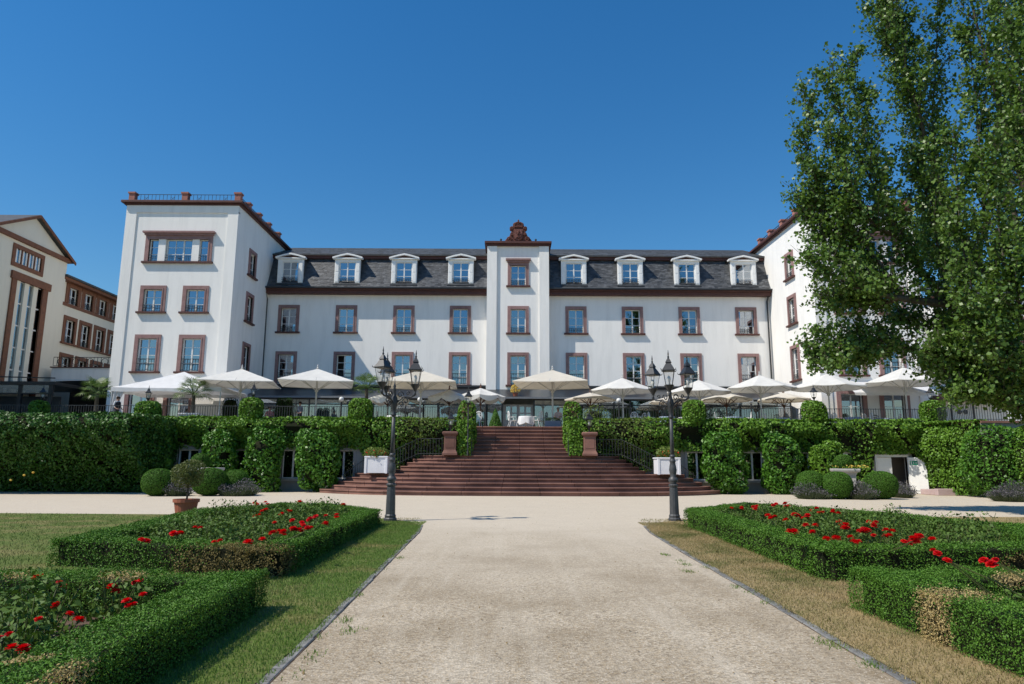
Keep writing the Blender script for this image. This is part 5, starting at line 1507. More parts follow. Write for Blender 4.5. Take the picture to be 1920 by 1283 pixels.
# ------------------------------------------------------------------ shrubs before the wall
G = 'clipped laurel columns before the terrace wall'
def laurel(px0, px1, ytop, D, label, n=5200, light=False):
    x0, x1 = at(px0,880,D).x, at(px1,880,D).x; zt = at((px0+px1)/2, ytop, D).z
    shrub('laurel_column', label, 'shrub', ((x0+x1)/2, D, 0), ((x1-x0)/2*1.02, .9, zt/2), .19, M_laurel if not light else M_ivy, n, G, 2.6, 3.6, .24, 1.9, .95, .66, .10, .34, (4.2, -.46))
laurel(228, 322, 795, 40.2, 'wide glossy laurel block right of the dark left hedge', 8000)
laurel(384, 440, 805, 40.3, 'slim laurel column behind the left box balls')
laurel(460, 528, 806, 40.2, 'laurel column second to the left of the stairs')
laurel(558, 634, 803, 40.0, 'laurel column nearest to the left end of the stairs', 6500)
laurel(1322, 1396, 806, 39.9, 'laurel column nearest to the right end of the stairs', 6500)
laurel(1430, 1498, 818, 40.1, 'laurel column second to the right of the stairs')
laurel(1520, 1580, 826, 40.3, 'pale green shrub column behind the stone trough on the right', 5000, True)
# great hedge on the left: belly over an undercut foot
gh = thing('great_hedge', 'tall hedge at the far left, leaves coloured darker for the shade at its foot', 'hedge', (-29, 36.5, 0))
n = 36000; X = -46 + 26.0*RNG.random(n)**.7; z = 4.15*RNG.random(n)
def gprof(z): return np.interp(z, [0, .8, 2.0, 3.0, 3.6, 4.0, 4.2], [38.8, 37.9, 36.5, 35.4, 35.1, 35.7, 36.8])
Yp = gprof(z); P = np.stack([X, Yp, z], 1); P[:,1] += .45*lumps(P, 1.0) + .55*RNG.random(n)**1.5
Nr = np.tile([0,-1,.25], (n,1)).astype(float); Nr[z > 3.2] = [0,-.7,.9]
k = lumps(P + 2.2, 3.7) + .22*RNG.normal(size=n) > -.58; P, Nr = P[k], Nr[k]
leaves('front_leaves', P, Nr, .17, .09, M_hedge, gh, .8)
n = 12000; P = np.stack([-46+26.2*RNG.random(n), 36+5.3*RNG.random(n), np.full(n,4.12)], 1); P[:,2] += .14*lumps(P, 1.2) - .1*RNG.random(n)**2
leaves('top_leaves', P, np.tile([0,0,1.0],(n,1)), .17, .09, M_hedge, gh, .7)
n = 6500; P = np.stack([np.full(n,-20.0), 36.2+5.0*RNG.random(n), 4.1*RNG.random(n)], 1); P = P[P[:,1] > gprof(P[:,2])]; n = len(P); P[:,0] += .2*lumps(P,1.1) - .3*RNG.random(n)**2
leaves('end_leaves', P, np.tile([1.0,0,.2],(n,1)), .17, .09, M_hedge, gh, .8)
mb = MB(); zs = [0,.8,2,3,3.6,3.95]
pr = [(float(gprof(zz))+.85, zz) for zz in zs] + [(41.3,3.95),(41.3,0)]
mb.add([(-46,y,zz) for y,zz in pr]+[(-20.3,y,zz) for y,zz in pr], [tuple(range(8)), tuple(range(8,16))[::-1]]+[(i,8+i,8+(i+1)%8,(i+1)%8) for i in range(8)]); mb.build('stems_or_core', M_shade_core, gh)  # solid hedge core, inner shade put into its dark colour
mg = MB()
for px, py in ((20,902),(45,893),(62,888)): mg.lathe([(.02,0),(.06,.03),(.06,.07),(.02,.1)], 8, tuple(at(px,py,35.7)))
o = mg.build('marigold_bloom', M_flower, gh); o['label'] = 'orange blooms before the hedge'
# shrubs at the far right
shrub('broad_shrub', 'broad dark green shrub at the right end of the ivy wall', 'shrub', (at(1880,880,37.0).x, 37.0, 0), (1.9,1.2,1.9), .16, M_laurel, 6500, None, 2.6, 3.2, .18, 1.4, .9, .78, .1, .25)
shrub('pale_shrub', 'bright green shrub at the right edge of the picture', 'shrub', (at(1935,850,36.2).x, 36.2, 0), (1.3,1.1,1.75), .15, M_ivy, 4500, None, 2.5, 3, .2, 1.5, .9, .78, .1, .25)

# box balls, lavender and stone troughs
BP = MB(); 
def box_ball(px0, px1, ytop, D, label, squash=1.0):
    x0, x1 = at(px0,905,D).x, at(px1,905,D).x; zt = at((px0+px1)/2, ytop, D).z
    shrub('box_ball', label, 'shrub', ((x0+x1)/2, D, 0), ((x1-x0)/2, (x1-x0)/2, zt*.56), .05, M_boxball, 15000, 'clipped box balls', 2.1, 2.3, .015, 2, .6, .95, .1, .05)
def lavender(px0, px1, D, label, h=.75, n=2600):
    x0, x1 = at(px0,905,D).x, at(px1,905,D).x
    t = thing('lavender_bush', label, 'shrub', ((x0+x1)/2, D, 0), 'lavender between the box balls')
    hw = (x1-x0)/2*1.15; rr = np.sqrt(RNG.random(n)); aa = RNG.random(n)*6.283
    X = (x0+x1)/2 + hw*rr*np.cos(aa); Y = D + .6*rr*np.sin(aa); m = n//3
    hh = h*(1-.55*rr**2)*(1+.25*np.sin(X*5.3+Y*3))
    V = np.empty((n,3,3)); th = RNG.random(n)*6.283; w_ = .012
    lx = (X-(x0+x1)/2)*.45 + RNG.normal(size=n)*.10; ly = (Y-D)*.45 + RNG.normal(size=n)*.10; zz = hh*(.45+.55*RNG.random(n))
    V[:,0] = np.stack([X-np.cos(th)*w_, Y-np.sin(th)*w_, np.zeros(n)],1); V[:,1] = np.stack([X+np.cos(th)*w_, Y+np.sin(th)*w_, np.zeros(n)],1); V[:,2] = np.stack([X+lx, Y+ly, zz],1)
    put('foliage', np_mesh('foliage', V.reshape(-1,3), 3, M_lav), t, None, 'stuff')
    P = V[:m,2] + np.array([0,0,.04])
    leaves('flower_spikes', P, np.tile([0,-1.,0],(m,1)), .10, .03, M_lavf, t, .5)
box_ball(268, 326, 884, 34.8, 'clipped box ball at the left of the left group')
box_ball(362, 424, 883, 35.2, 'clipped box ball right of the potted tree')
box_ball(418, 466, 886, 36.0, 'clipped box ball overgrown with lavender, right end of the left group')
lavender(420, 472, 35.3, 'grey lavender tuft at the right end of the left box balls'); lavender(322, 350, 35.0, 'lavender between the two large left box balls')
box_ball(1494, 1546, 888, 35.2, 'clipped box ball at the left of the right group')
box_ball(1542, 1596, 890, 34.6, 'clipped box ball in the middle of the right group')
box_ball(1622, 1680, 889, 34.8, 'clipped box ball at the right of the right group')
lavender(1500, 1545, 34.7, 'lavender before the leftmost ball of the right group'); lavender(1592, 1628, 34.5, 'lavender between the middle and right box balls'); lavender(1676, 1700, 36.5, 'lavender tuft near the open white door')
lavender(1870, 1925, 33.0, 'wide lavender clump at the right edge of the forecourt', .8, 4200)
def basin(px, ytop, D, label, fl=True):
    x = at(px, 880, D).x; zt = at(px, ytop, D).z
    t = thing('stone_trough', label, 'planter', (x, D, 0), 'stone troughs on the forecourt')
    MB().lathe([(.66,0),(.66,.10),(.60,.16),(.66,zt-.34),(.74,zt-.20),(.92,zt-.15),(.96,zt-.04),(.94,zt),(.82,zt),(.78,zt-.06),(.02,zt-.08)], 4, (x,D,0), .45).build('trough', M_stone, t, bevel=.02)
    return x, zt
bxl, bzl = basin(386, 877, 37.4, 'square stone trough with a wide rim behind the left box balls')
bxr, bzr = basin(1584, 879, 37.2, 'square stone trough with a wide rim behind the right box balls')
for x, z, D, lab in ((at(376,865,37.4).x, bzl-.05, 37.4, 'small box ball growing in the left stone trough'), (at(1582,868,37.2).x, bzr-.05, 37.2, 'small box ball growing in the right stone trough')):
    shrub('small_box_ball', lab, 'shrub', (x, D, z), (.46,.46,.40), .05, M_boxball, 5000, 'small box balls in the troughs', 2.1, 2.2, .02, 2, .6, .93, .1, .06)
n = 120; P = np.stack([bxr+.3+RNG.normal(size=n)*.4, 37.0+RNG.normal(size=n)*.25, bzr+.06+.12*RNG.random(n)],1)
t = thing('basin_flowers', 'yellow flowers around the ball in the right stone trough', 'flowers', (bxr+.3, 37.0, bzr)); leaves('petals', P, np.tile([0,-.5,1.],(n,1)), .09,.08, M_flower, t, .8); leaves('leaves', np.repeat(P,2,0)-[0,0,.05], np.tile([0,-.5,1.],(2*n,1)), .1,.06, M_ivy, t, .9)
# potted standard tree
pb = onZ(347, 967, 0.0)
t = thing('potted_tree', 'round headed little tree in a terracotta pot on the left lawn edge', 'tree', (pb.x, pb.y, 0))
MB().lathe([(.26,0),(.28,.02),(.345,.40),(.385,.405),(.39,.50),(.36,.50),(.345,.44),(.02,.43)], 20, (pb.x,pb.y,0)).build('pot', M_terra, t)
MB().tube([(pb.x,pb.y,.4),(pb.x+.03,pb.y,.7),(pb.x-.01,pb.y,1.05),(pb.x+.02,pb.y,1.4)], [.035,.028,.03,.02], 8).build('trunk', M_bark, t)
P, Nr = blob(4300, (pb.x+.01,pb.y,1.27), (.47,.47,.43), 2.1, 2.1, .22, 5, .75, rng=np.random.default_rng(5)); leaves('crown', P, Nr, .055, .03, M_light_shrub, t, .9)

# palms on the terrace
fm = MB()
for i in range(13):
    a = -1.25 + 2.5*i/12; L = .62*(1-.25*abs(a)/1.25)
    d = Vector((math.sin(a), math.cos(a), 0)); s_ = Vector((d.y,-d.x,0))*.022
    p0 = Vector((0,.62,.10)); p1 = p0 + d*L*.6 + Vector((0,0,.02)); p2 = p0 + d*L + Vector((0,0,-.16))
    fm.add([p0, p1-s_, p2, p1+s_], [(0,1,2,3)])
fm.bar((0,0,0),(0,.62,.10),.022)
frond = fm.mesh('frond', M_palm)
def palm(px, D, h, label, nf=22, planter=True, sc=1.0):
    x = at(px, 740, D).x
    t = thing('palm', label, 'palm', (x, D, TZ), 'potted palms on the terrace')
    if planter: MB().box(x-.55,x+.55,D-.55,D+.55,TZ+.02,TZ+.62).box(x-.6,x+.6,D-.6,D+.6,TZ+.62,TZ+.70).build('planter', M_rail_white, t, bevel=.01)
    MB().tube([(x,D,TZ+.5),(x+.03,D,TZ+h*.6),(x,D,TZ+h)], [.15,.12,.10], 8).build('trunk', M_bark, t)
    for i in range(nf):
        a = i*2.4; el = R(62 - 85*(i/nf))
        put('frond', frond, t, Matrix.Translation((x,D,TZ+h)) @ Matrix.Rotation(a,4,'Z') @ Matrix.Rotation(el,4,'X') @ Matrix.Scale(sc*random.uniform(.85,1.1),4))
palm(182, 44.2, 2.0, 'leafy palm in a white planter left of the marquee', 26, True, 1.1)
palm(363, 43.2, 1.9, 'palm in a white planter before the marquee', 24, True, 1.1)
palm(687, 45.5, 2.55, 'palm rising behind the ivy pillar left of the left street lamp', 24, True, 1.1)
# dark columns and cone
for px, lab in ((432,'left of the first parasol pole'),(527,'between the first two parasols'),(541,'right beside its twin between the first two parasols')):
    x = at(px,760,46.2).x; shrub('thuja_column', 'dark narrow conifer column on the terrace ' + lab, 'shrub', (x,46.2,TZ), (.32 if px > 500 else .55,.32,1.0), .07, M_dark_shrub, 1500, 'conifer columns on the terrace', 2.2, 4, .06, 3, .6, .85)
x = at(929,785,45.0).x
t = thing('cone_topiary', 'small green cone shaped topiary left of the white garden table', 'shrub', (x,45.0,TZ))
n = 2600; zz = RNG.random(n); rr = .46*(1-zz)**.8; a = RNG.random(n)*6.283
P = np.stack([x+rr*np.cos(a), 45+rr*np.sin(a), TZ+1.25*zz],1); leaves('foliage', P, np.stack([np.cos(a),np.sin(a),np.full(n,.4)],1), .06,.035, M_laurel, t, .6)
MB().lathe([(.42,0),(.40,.1),(.02,1.15)],12,(x,45,TZ)).build('stems_or_core', M_shade_core, t)  # dark cone inside, coloured as shade behind the leaves

# ------------------------------------------------------------------ terrace furniture
def chair_proto(mat):
    t = thing('garden_chair', 'x', 'chair', (0,0,0))      # faces +Y, back at -Y
    MB().lathe([(.22,.43),(.24,.44),(.24,.46),(.20,.47)], 14).build('seat', mat, t)
    for sx in (-1,1):
        MB().tube([(sx*.17,.15,.44),(sx*.20,.20,.22),(sx*.24,.25,0)], [.02,.016,.02], 6).build('leg', mat, t)
        MB().tube([(sx*.16,-.15,.44),(sx*.19,-.22,.22),(sx*.22,-.28,0)], [.02,.016,.02], 6).build('leg', mat, t)
        MB().tube([(sx*.22,-.20,.66),(sx*.28,-.05,.68),(sx*.28,.12,.66),(sx*.22,.16,.46)], .018, 6).build('armrest', mat, t)
    bk = MB(); pts = []
    for k in range(17):
        a = math.pi*2*k/16; pts.append((.235*math.sin(a), -.22-.10*(.45+.3*-math.cos(a)), .74-.30*math.cos(a)))
    bk.tube(pts, .022, 6)
    for c, r in (((0,.60),.10),((-.10,.78),.075),((.10,.78),.075),((0,.93),.075),((0,.76),.06)):
        bk.tube([(c[0]+r*math.cos(2*math.pi*k/10), -.255-.16*(c[1]-.6)*.6, c[1]+r*math.sin(2*math.pi*k/10)) for k in range(11)], .014, 5)
    bk.tube([(0,-.22,.45),(0,-.28,.75),(0,-.32,1.04)], .014, 5)
    bk.build('backrest', mat, t, smooth=True)
    return t
def table_proto(r=.5, hgt=.72):
    t = thing('round_table', 'x', 'table', (0,0,0))
    MB().lathe([(r,hgt-.03),(r,hgt)], 20).build('tabletop', M_castw, t)
    MB().lathe([(.05,0),(.05,hgt-.03)], 8).build('column', M_castw, t)
    for k in range(3): MB().tube([(0,0,.2),(.25*math.cos(k*2.09),.25*math.sin(k*2.09),.08),(.34*math.cos(k*2.09),.34*math.sin(k*2.09),.01)], .02, 6).build('leg', M_castw, t)
    return t
def cloth_mb(r, hgt, drop, seed):
    rg = random.Random(seed); mb = MB(); n = 40; vs_ = []; fs_ = []
    for r_, z_ in ((0,hgt+.006),(r*.98,hgt+.006),(r*1.015,hgt-.02)):
        for k in range(n): vs_.append((r_*math.cos(2*math.pi*k/n), r_*math.sin(2*math.pi*k/n), z_))
    for j in range(1,5):
        f = j/4
        for k in range(n):
            a = 2*math.pi*k/n; w = 1.015 + .16*f*max(0, math.sin(a*6+seed)) + .05*f
            cor = .14*f*abs(math.cos(2*a))
            vs_.append((r*w*math.cos(a), r*w*math.sin(a), hgt-.02-(drop+cor)*f))
    for l in range(6):
        for k in range(n): fs_.append((l*n+k, l*n+(k+1) % n, (l+1)*n+(k+1) % n, (l+1)*n+k))
    return mb.add(vs_, fs_)
cw = chair_proto(M_castw); ucw = []; cgp = chair_proto(M_castg); ucg = []
tp = table_proto(); utp = []
cl_w = cloth_mb(.5,.72,.38,1).mesh('tablecloth', M_cloth, True); cl_b = cloth_mb(.5,.72,.40,2).mesh('tablecloth', M_blue, True)
def tset(px, D, cloth, clab, tlab, chairs, group):
    x = at(px, 790, D).x
    proto_place(tp, utp, (x, D, TZ), 0, 1, tlab, group + ', tables')
    o = put('tablecloth', cloth, None, Matrix.Translation((x, D, TZ)) @ Matrix.Rotation(random.random()*3,4,'Z')); tag(o, clab, 'tablecloth', group + ', cloths')
    for dx, dy, white, lab in chairs:
        rz = math.atan2(dx, -dy)
        proto_place(cw if white else cgp, ucw if white else ucg, (x+dx, D+dy, TZ), rz + random.uniform(-.2,.2), 1, lab, group + ', chairs')
tset(987, 44.6, cl_w, 'white tablecloth on the table at the head of the stairs', 'round garden table under a white cloth at the head of the stairs',
     [(-.88,-.10,1,'white ornate garden chair left of the white clothed table at the stairs'),(.70,-.30,1,'white ornate garden chair right of the white clothed table at the stairs'),(1.05,.45,0,'dark garden chair right behind the white clothed table at the stairs')], 'furniture at the head of the stairs')
spots = [(1250,44.4,'left of the right street lamp'),(1375,44.3,'right of the second ivy pillar'),(1468,45.0,'before the veranda end'),(1600,44.0,'before the right tower doors'),(1655,45.0,'under the right awning')]
for px, D, lab in spots:
    tset(px, D, cl_b, 'blue grey tablecloth on the terrace table ' + lab, 'round terrace table under a blue grey cloth ' + lab,
         [(-.85,.05,1,'white garden chair on the left of the table '+lab),(.85,-.05,1,'white garden chair on the right of the table '+lab),(.1,.9,0,'dark garden chair behind the table '+lab)], 'terrace furniture on the right')
for px, D, lab in ((250,44.6,'under the marquee'),(515,46.6,'between the first two parasols'),(740,44.6,'behind the left street lamp')):
    tset(px, D, cl_w, 'white tablecloth on the terrace table ' + lab, 'round terrace table under a white cloth ' + lab,
         [(-.85,.0,0,'dark garden chair on the left of the table '+lab),(.85,.1,0,'dark garden chair on the right of the table '+lab)], 'terrace furniture on the left')
for px, D, lab in ((895,44.4,'behind the ivy pillar left of the stairs'),(1192,44.2,'first seen right of the stairs'),(1202,45.2,'just behind its neighbour right of the stairs')):
    proto_place(cw, ucw, (at(px,790,D).x, D, TZ), random.uniform(2,4), 1, 'white ornate garden chair ' + lab, 'single white garden chairs')
x = at(1036,794,44.3).x
t = thing('low_planter', 'low blue grey planter trough at the right of the stair head', 'planter', (x,44.2,TZ))
MB().box(x-.5,x+.5,43.95,44.45,TZ+.01,TZ+.42).build('trough', M_planter, t, bevel=.01); MB().box(x-.46,x+.46,43.99,44.41,TZ+.40,TZ+.425).build('soil', M_soil, t)
P, Nr = blob(300,(x,44.2,TZ+.5),(.45,.2,.12),2.5,2.5,.2,4,.4); leaves('plants', P, Nr, .08,.04, M_palm, t, .9)
# pot plant with ochre leaves before the centre window
x = at(966,718,VY+.3).x; zf = vr1+.14
t = thing('ochre_pot_plant', 'small ochre leaved pot plant on the veranda roof before the centre bay window', 'plant', (x, VY+.3, zf))
MB().lathe([(.13,0),(.2,.3),(.21,.32),(.02,.31)],12,(x,VY+.3,zf)).build('pot', M_terra, t)
P, Nr = blob(260,(x,VY+.3,zf+.62),(.42,.4,.36),2,2,.2,3,.8); leaves('foliage', P, Nr, .13,.06, M_flower, t, .9)
# pale shrub in a pot right of the stair pillar
x = at(1112,790,43.2).x; shrub('pale_terrace_shrub', 'loose pale green shrub on the terrace right of the stairs', 'shrub', (x,42.4,TZ), (.75,.5,.62), .10, M_ivyold, 900, None, 2.2,2.4,.25,2,.9,.5,.1,.6)

# ------------------------------------------------------------------ people
M_skin = mat_plain('skin', (.50,.28,.20), (.45,.25,.18), 9, .6, .3, bstr=0)
def person(label, loc, rz, seated, shirt, pants, hair, vest=None):
    t = thing('person', label, 'person', loc)
    Hh = 1.74
    if seated:
        J = [(0,0,.50),(0,-.02,.72),(0,.0,.98),(0,.0,1.10),(0,.02,1.17),(0,.03,1.29),(0,.03,1.36)]
        legs = lambda s: [(s*.10,.02,.50),(s*.12,.44,.50),(s*.12,.46,.10),(s*.12,.60,.04)]
        arms = lambda s: [(s*.19,0,1.04),(s*.26,.06,.78),(s*.16,.34,.76),(s*.13,.42,.77)]
    else:
        J = [(0,0,.92),(0,-.01,1.14),(0,0,1.38),(0,0,1.47),(0,.02,1.54),(0,.03,1.64),(0,.03,1.71)]
        legs = lambda s: [(s*.10,0,.90),(s*.11,.02,.50),(s*.12,0,.09),(s*.12,.14,.03)]
        arms = lambda s: [(s*.19,0,1.42),(s*.25,-.02,1.14),(s*.20,.18,.98),(s*.18,.26,.98)]
    Rr = [.15,.145,.155,.07,.058,.095,.072]
    vs_ = list(J); es = [(i,i+1) for i in range(len(J)-1)]; rs = list(Rr)
    for s in (-1,1):
        b = len(vs_); vs_ += legs(s); es += [(0,b),(b,b+1),(b+1,b+2),(b+2,b+3)]; rs += [.095,.065,.045,.04]
        b = len(vs_); vs_ += arms(s); es += [(2,b),(b,b+1),(b+1,b+2),(b+2,b+3)]; rs += [.06,.045,.034,.036]
    me = bpy.data.meshes.new('body_skeleton'); me.from_pydata(vs_, es, [])
    ob = bpy.data.objects.new('tmp_body', me); COL.objects.link(ob)
    sk = ob.modifiers.new('skin','SKIN'); sk.use_smooth_shade = True
    for i, v in enumerate(me.skin_vertices[0].data): v.radius = (rs[i], rs[i]*.8 if i < 3 else rs[i]); v.use_root = (i == 0)
    sb = ob.modifiers.new('sub','SUBSURF'); sb.levels = 2; sb.render_levels = 2
    dg = bpy.context.evaluated_depsgraph_get(); dg.update()
    nm_ = bpy.data.meshes.new_from_object(ob.evaluated_get(dg)); bpy.data.objects.remove(ob)
    nm_.name = 'body'; nm_.materials.clear()
    for m in (M_skin, shirt, pants): nm_.materials.append(m)
    neck = J[3][2]+.02; hip = J[0][2]+.06
    for p in nm_.polygons:
        c = p.center
        isarm = abs(c.x) > .17 and c.z > hip-.1
        if c.z > neck: p.material_index = 0
        elif isarm and ((seated and c.y > .16) or (not seated and c.y > .08)): p.material_index = 0
        elif c.z > hip or (isarm and c.z > hip-.1): p.material_index = 1
        else: p.material_index = 2
        if seated and c.z > .6 and c.y > .30: p.material_index = 0
    body = put('body', nm_, t)
    hz = J[5][2]
    MB().lathe([(.09,-.02),(.112,.03),(.108,.08),(.07,.12),(.02,.135)], 12, (0,.012,hz+.0)).build('hair', hair, t, smooth=True)
    f = MB()
    for s in (-1,1): f.lathe([(.004,-.012),(.013,0),(.004,.012)], 6, (s*.035,.118,hz+.0))
    f.build('eyes', M_iron, t)
    MB().lathe([(.018,-.03),(.014,0),(.006,.025)], 6, (0,.122,hz-.025)).build('nose', M_skin, t)
    hd = MB()
    for s in (-1,1):
        h0 = Vector(arms(s)[-1])
        for k, L in enumerate((.07,.08,.075,.06)): hd.tube([h0+Vector(((k-1.5)*.018,.02,0)), h0+Vector(((k-1.5)*.02,.02+L*.6,-.005)), h0+Vector(((k-1.5)*.02,.02+L,-.03))], [.010,.009,.007], 5)
        hd.tube([h0+Vector((-s*.03,0,0)), h0+Vector((-s*.055,.03,0)), h0+Vector((-s*.06,.06,-.01))], [.012,.010,.008], 5)
    hd.build('fingers', M_skin, body)
    if vest:
        hz0 = hip+.02; MB().lathe([(.185,hz0),(.19,hz0+.2),(.20,neck-.14),(.16,neck-.06)], 14).xform(Matrix.Diagonal((1,.82,1,1))).build('vest', vest, t, smooth=True)
    t.rotation_euler = (0,0,rz)
    for c in t.children: c.matrix_parent_inverse = Matrix.Identity(4)
    return t
def clothmat(n, c): return mat_plain(n, c, tuple(v*.8 for v in c), 12, .85, .15, bstr=0)
M_hair = clothmat('brown_hair', (.05,.03,.02)); M_hairg = clothmat('grey_hair', (.25,.24,.22))
x = at(1047,780,45.6).x; person('seated person in a pale pink shirt behind the parasol pole at the stair head', (x,45.8,TZ), R(170), True, clothmat('pale_pink_shirt',(.62,.48,.46)), clothmat('dark_trousers',(.04,.04,.05)), M_hairg)
x = at(219,770,43.4).x; person('standing waiter in white shirt and dark waistcoat under the marquee', (x,43.4,TZ), R(250), False, clothmat('white_shirt',(.75,.75,.75)), clothmat('dark_trousers',(.04,.04,.05)), M_hair, clothmat('dark_vest',(.03,.03,.035)))
x = at(561,765,46.2).x; person('standing person in a grey blue shirt between the first two parasols', (x,46.4,TZ), R(150), False, clothmat('greyblue_shirt',(.22,.26,.36)), clothmat('dark_trousers',(.04,.04,.05)), M_hair)
x = at(506,765,46.0).x; person('seated person in a dusky pink top near the first parasol', (x,46.0,TZ), R(200), True, clothmat('dusky_pink_top',(.42,.20,.22)), clothmat('dark_trousers',(.04,.04,.05)), M_hair)
# chairs under the two seated people
for px, D, rz, lab in ((1047,45.8,R(170),'dark garden chair under the person in pale pink'),(506,46.0,R(200),'dark garden chair under the person in dusky pink')):
    proto_place(cgp, ucg, (at(px,780,D).x if px == 1047 else at(506,765,46.0).x, D, TZ), rz, 1, lab, 'occupied chairs')

# ------------------------------------------------------------------ clipped hedges round the rose beds
def hedge(label, pts, w, h, leaf, dens, seed, dead=(), browned=(), wob=.03, low=()):
    rg = np.random.default_rng(seed)
    n = len(pts); allP = []; allN = []
    t = thing('box_hedge', label, 'hedge', (sum(p[0] for p in pts)/n, sum(p[1] for p in pts)/n, 0), 'low box hedges round the rose beds')
    core = MB()
    for i in range(n):
        a = np.array(pts[i]); b = np.array(pts[(i+1) % n]); d = b-a; L = np.linalg.norm(d); u = d/L; v = np.array([u[1], -u[0]])
        m = int((dens if i not in low else dens*.16)*(L+w)*(w+2*h))
        s = -w/2 + (L+w)*rg.random(m)
        q = rg.random(m)*(w+2*h)
        x = np.where(q < h, -w/2, np.where(q < h+w, q-h-w/2, w/2)); z = np.where(q < h, q, np.where(q < h+w, h, q-h-w))
        nx = np.where(q < h, -1., np.where(q < h+w, 0., 1.)); nz = np.where((q >= h) & (q < h+w), 1., 0.15)
        k = 9.0; ux = x/(w/2); uz = np.maximum(z-h*.35, 0)/(h*.65)
        nr = (np.abs(ux)**k + np.abs(uz)**k)**(1/k); f = np.where(nr > 1, 1/nr, 1.0)
        x = x*f; z = np.where(z > h*.35, h*.35+(z-h*.35)*f, z)
        P = np.stack([a[0]+u[0]*s+v[0]*x, a[1]+u[1]*s+v[1]*x, z], 1); Nn = np.stack([v[0]*nx, v[1]*nx, nz], 1)
        off = wob*lumps(P, 3.2) + wob*.6*lumps(P+7, 9.0) - .06*rg.random(m)**1.5 + .012*rg.normal(size=m)
        P = P + Nn*off[:,None]; P[:,2] = np.maximum(P[:,2], .008)
        allP.append(P); allN.append(Nn)
        p0 = a-u*w*.22; p1 = b+u*w*.22
        c = w/2-.085
        core.add([(p0[0]-v[0]*c,p0[1]-v[1]*c,0),(p0[0]+v[0]*c,p0[1]+v[1]*c,0),(p1[0]+v[0]*c,p1[1]+v[1]*c,0),(p1[0]-v[0]*c,p1[1]-v[1]*c,0),
                  (p0[0]-v[0]*c,p0[1]-v[1]*c,h-.07),(p0[0]+v[0]*c,p0[1]+v[1]*c,h-.07),(p1[0]+v[0]*c,p1[1]+v[1]*c,h-.07-.001*i),(p1[0]-v[0]*c,p1[1]-v[1]*c,h-.07-.001*i)], [(0,3,2,1),(4,5,6,7),(0,1,5,4),(1,2,6,5),(2,3,7,6),(3,0,4,7)])
    core.build('stems_or_core', M_shade_core, t, normals=False)  # dark core boxes, painted shade showing through gaps in the leaves
    P = np.concatenate(allP); Nn = np.concatenate(allN)
    k = lumps(P + 1.7, 11.0) + .2*rg.normal(size=len(P)) > -.55; P, Nn = P[k], Nn[k]
    live = np.ones(len(P), bool)
    for grp, mat, nm_ in ((dead, M_dead, 'dead_leaves'), (browned, M_deadbrown, 'browned_leaves')):
        m = np.zeros(len(P), bool)
        for cx, cy, cz_, rx, ry, rz_ in grp:
            e = ((P[:,0]-cx)/rx)**2 + ((P[:,1]-cy)/ry)**2 + ((P[:,2]-cz_)/rz_)**2 + .45*lumps(P, 6.0) + .38*rg.normal(size=len(P))
            m |= e < 1
        m &= live
        if m.any(): leaves(nm_, P[m], Nn[m], leaf*1.05, leaf*.6, mat, t, .8, .15); live &= ~m
    leaves('leaves', P[live], Nn[live], leaf, leaf*.58, M_box, t, .75, .14)
    return t
H1 = [(-4.05,10.4),(-7.5,11.5),(-8.3,18.2),(-7.35,21.1),(-6.0,20.7),(-4.3,18.75)]
H1R = [(4.10,10.4),(7.9,10.9),(9.6,14.5),(8.6,18.2),(6.6,21.6),(5.9,20.9),(4.35,18.75)]
hedge('low box hedge round the far left rose bed, browned at its near corner', H1, .58, .44, .027, 3300, 11, browned=[(-4.6,10.25,.2,1.1,.5,.34)])
hedge('low box hedge round the far right rose bed', H1R, .58, .46, .027, 3300, 12, browned=[(7.0,10.6,.2,.5,.3,.15)])
H2 = [(-3.40,3.5),(-3.58,7.85),(-9.5,7.95),(-9.5,3.5)]
H2R = [(3.60,3.2),(3.58,7.95),(9.5,8.05),(9.5,3.2)]
hedge('low box hedge round the near left rose bed with yellowed tufts', H2, .58, .42, .0185, 8200, 13, low=(2,), dead=[(-4.75,7.75,.42,.22,.2,.10),(-5.9,7.8,.42,.12,.1,.08),(-3.7,4.6,.42,.25,.10,.06),(-3.2,4.3,.35,.08,.35,.08)])
hedge('low box hedge round the near right rose bed with a dead straw coloured gap', H2R, .62, .46, .0185, 8200, 14, low=(2,), dead=[(3.45,6.7,.25,.42,.27,.55),(4.9,7.6,.45,.3,.25,.12)])
for poly, lab in ((H1,'soil_far_left'),(H1R,'soil_far_right'),(H2,'soil_near_left'),(H2R,'soil_near_right')):
    o = sheet('bed_soil', poly, .02, M_soil)

# roses: bushes on a loose grid, blooms where the photograph shows them
def bloom_mb(seed, nb):
    rg = random.Random(seed); mb = MB()
    for b in range(nb):
        c = Vector((rg.uniform(-.07,.07), rg.uniform(-.05,.05), rg.uniform(-.02,.04))) if nb > 1 else Vector((0,0,0))
        R0 = rg.uniform(.034,.046)
        for ring, (rr, n, el) in enumerate(((.35,4,78),(.65,5,52),(.95,6,22),(1.0,6,-5))):
            for k in range(n):
                a = 2*math.pi*k/n + ring*.5 + rg.uniform(-.15,.15); e = R(el + rg.uniform(-8,8))
                d = Vector((math.cos(a)*math.cos(e), math.sin(a)*math.cos(e), math.sin(e))); s_ = Vector((-math.sin(a), math.cos(a), 0))
                o_ = c + Vector((math.cos(a),math.sin(a),0))*R0*rr*.25
                w = R0*.62; L = R0*(.75+.25*rr)
                mb.add([o_ - s_*w*.4, o_ + s_*w*.4, o_ + s_*w + d*L*.8, o_ + d*L*1.05 + Vector((0,0,-.006)), o_ - s_*w + d*L*.8], [(0,1,2,3,4)])
    return mb
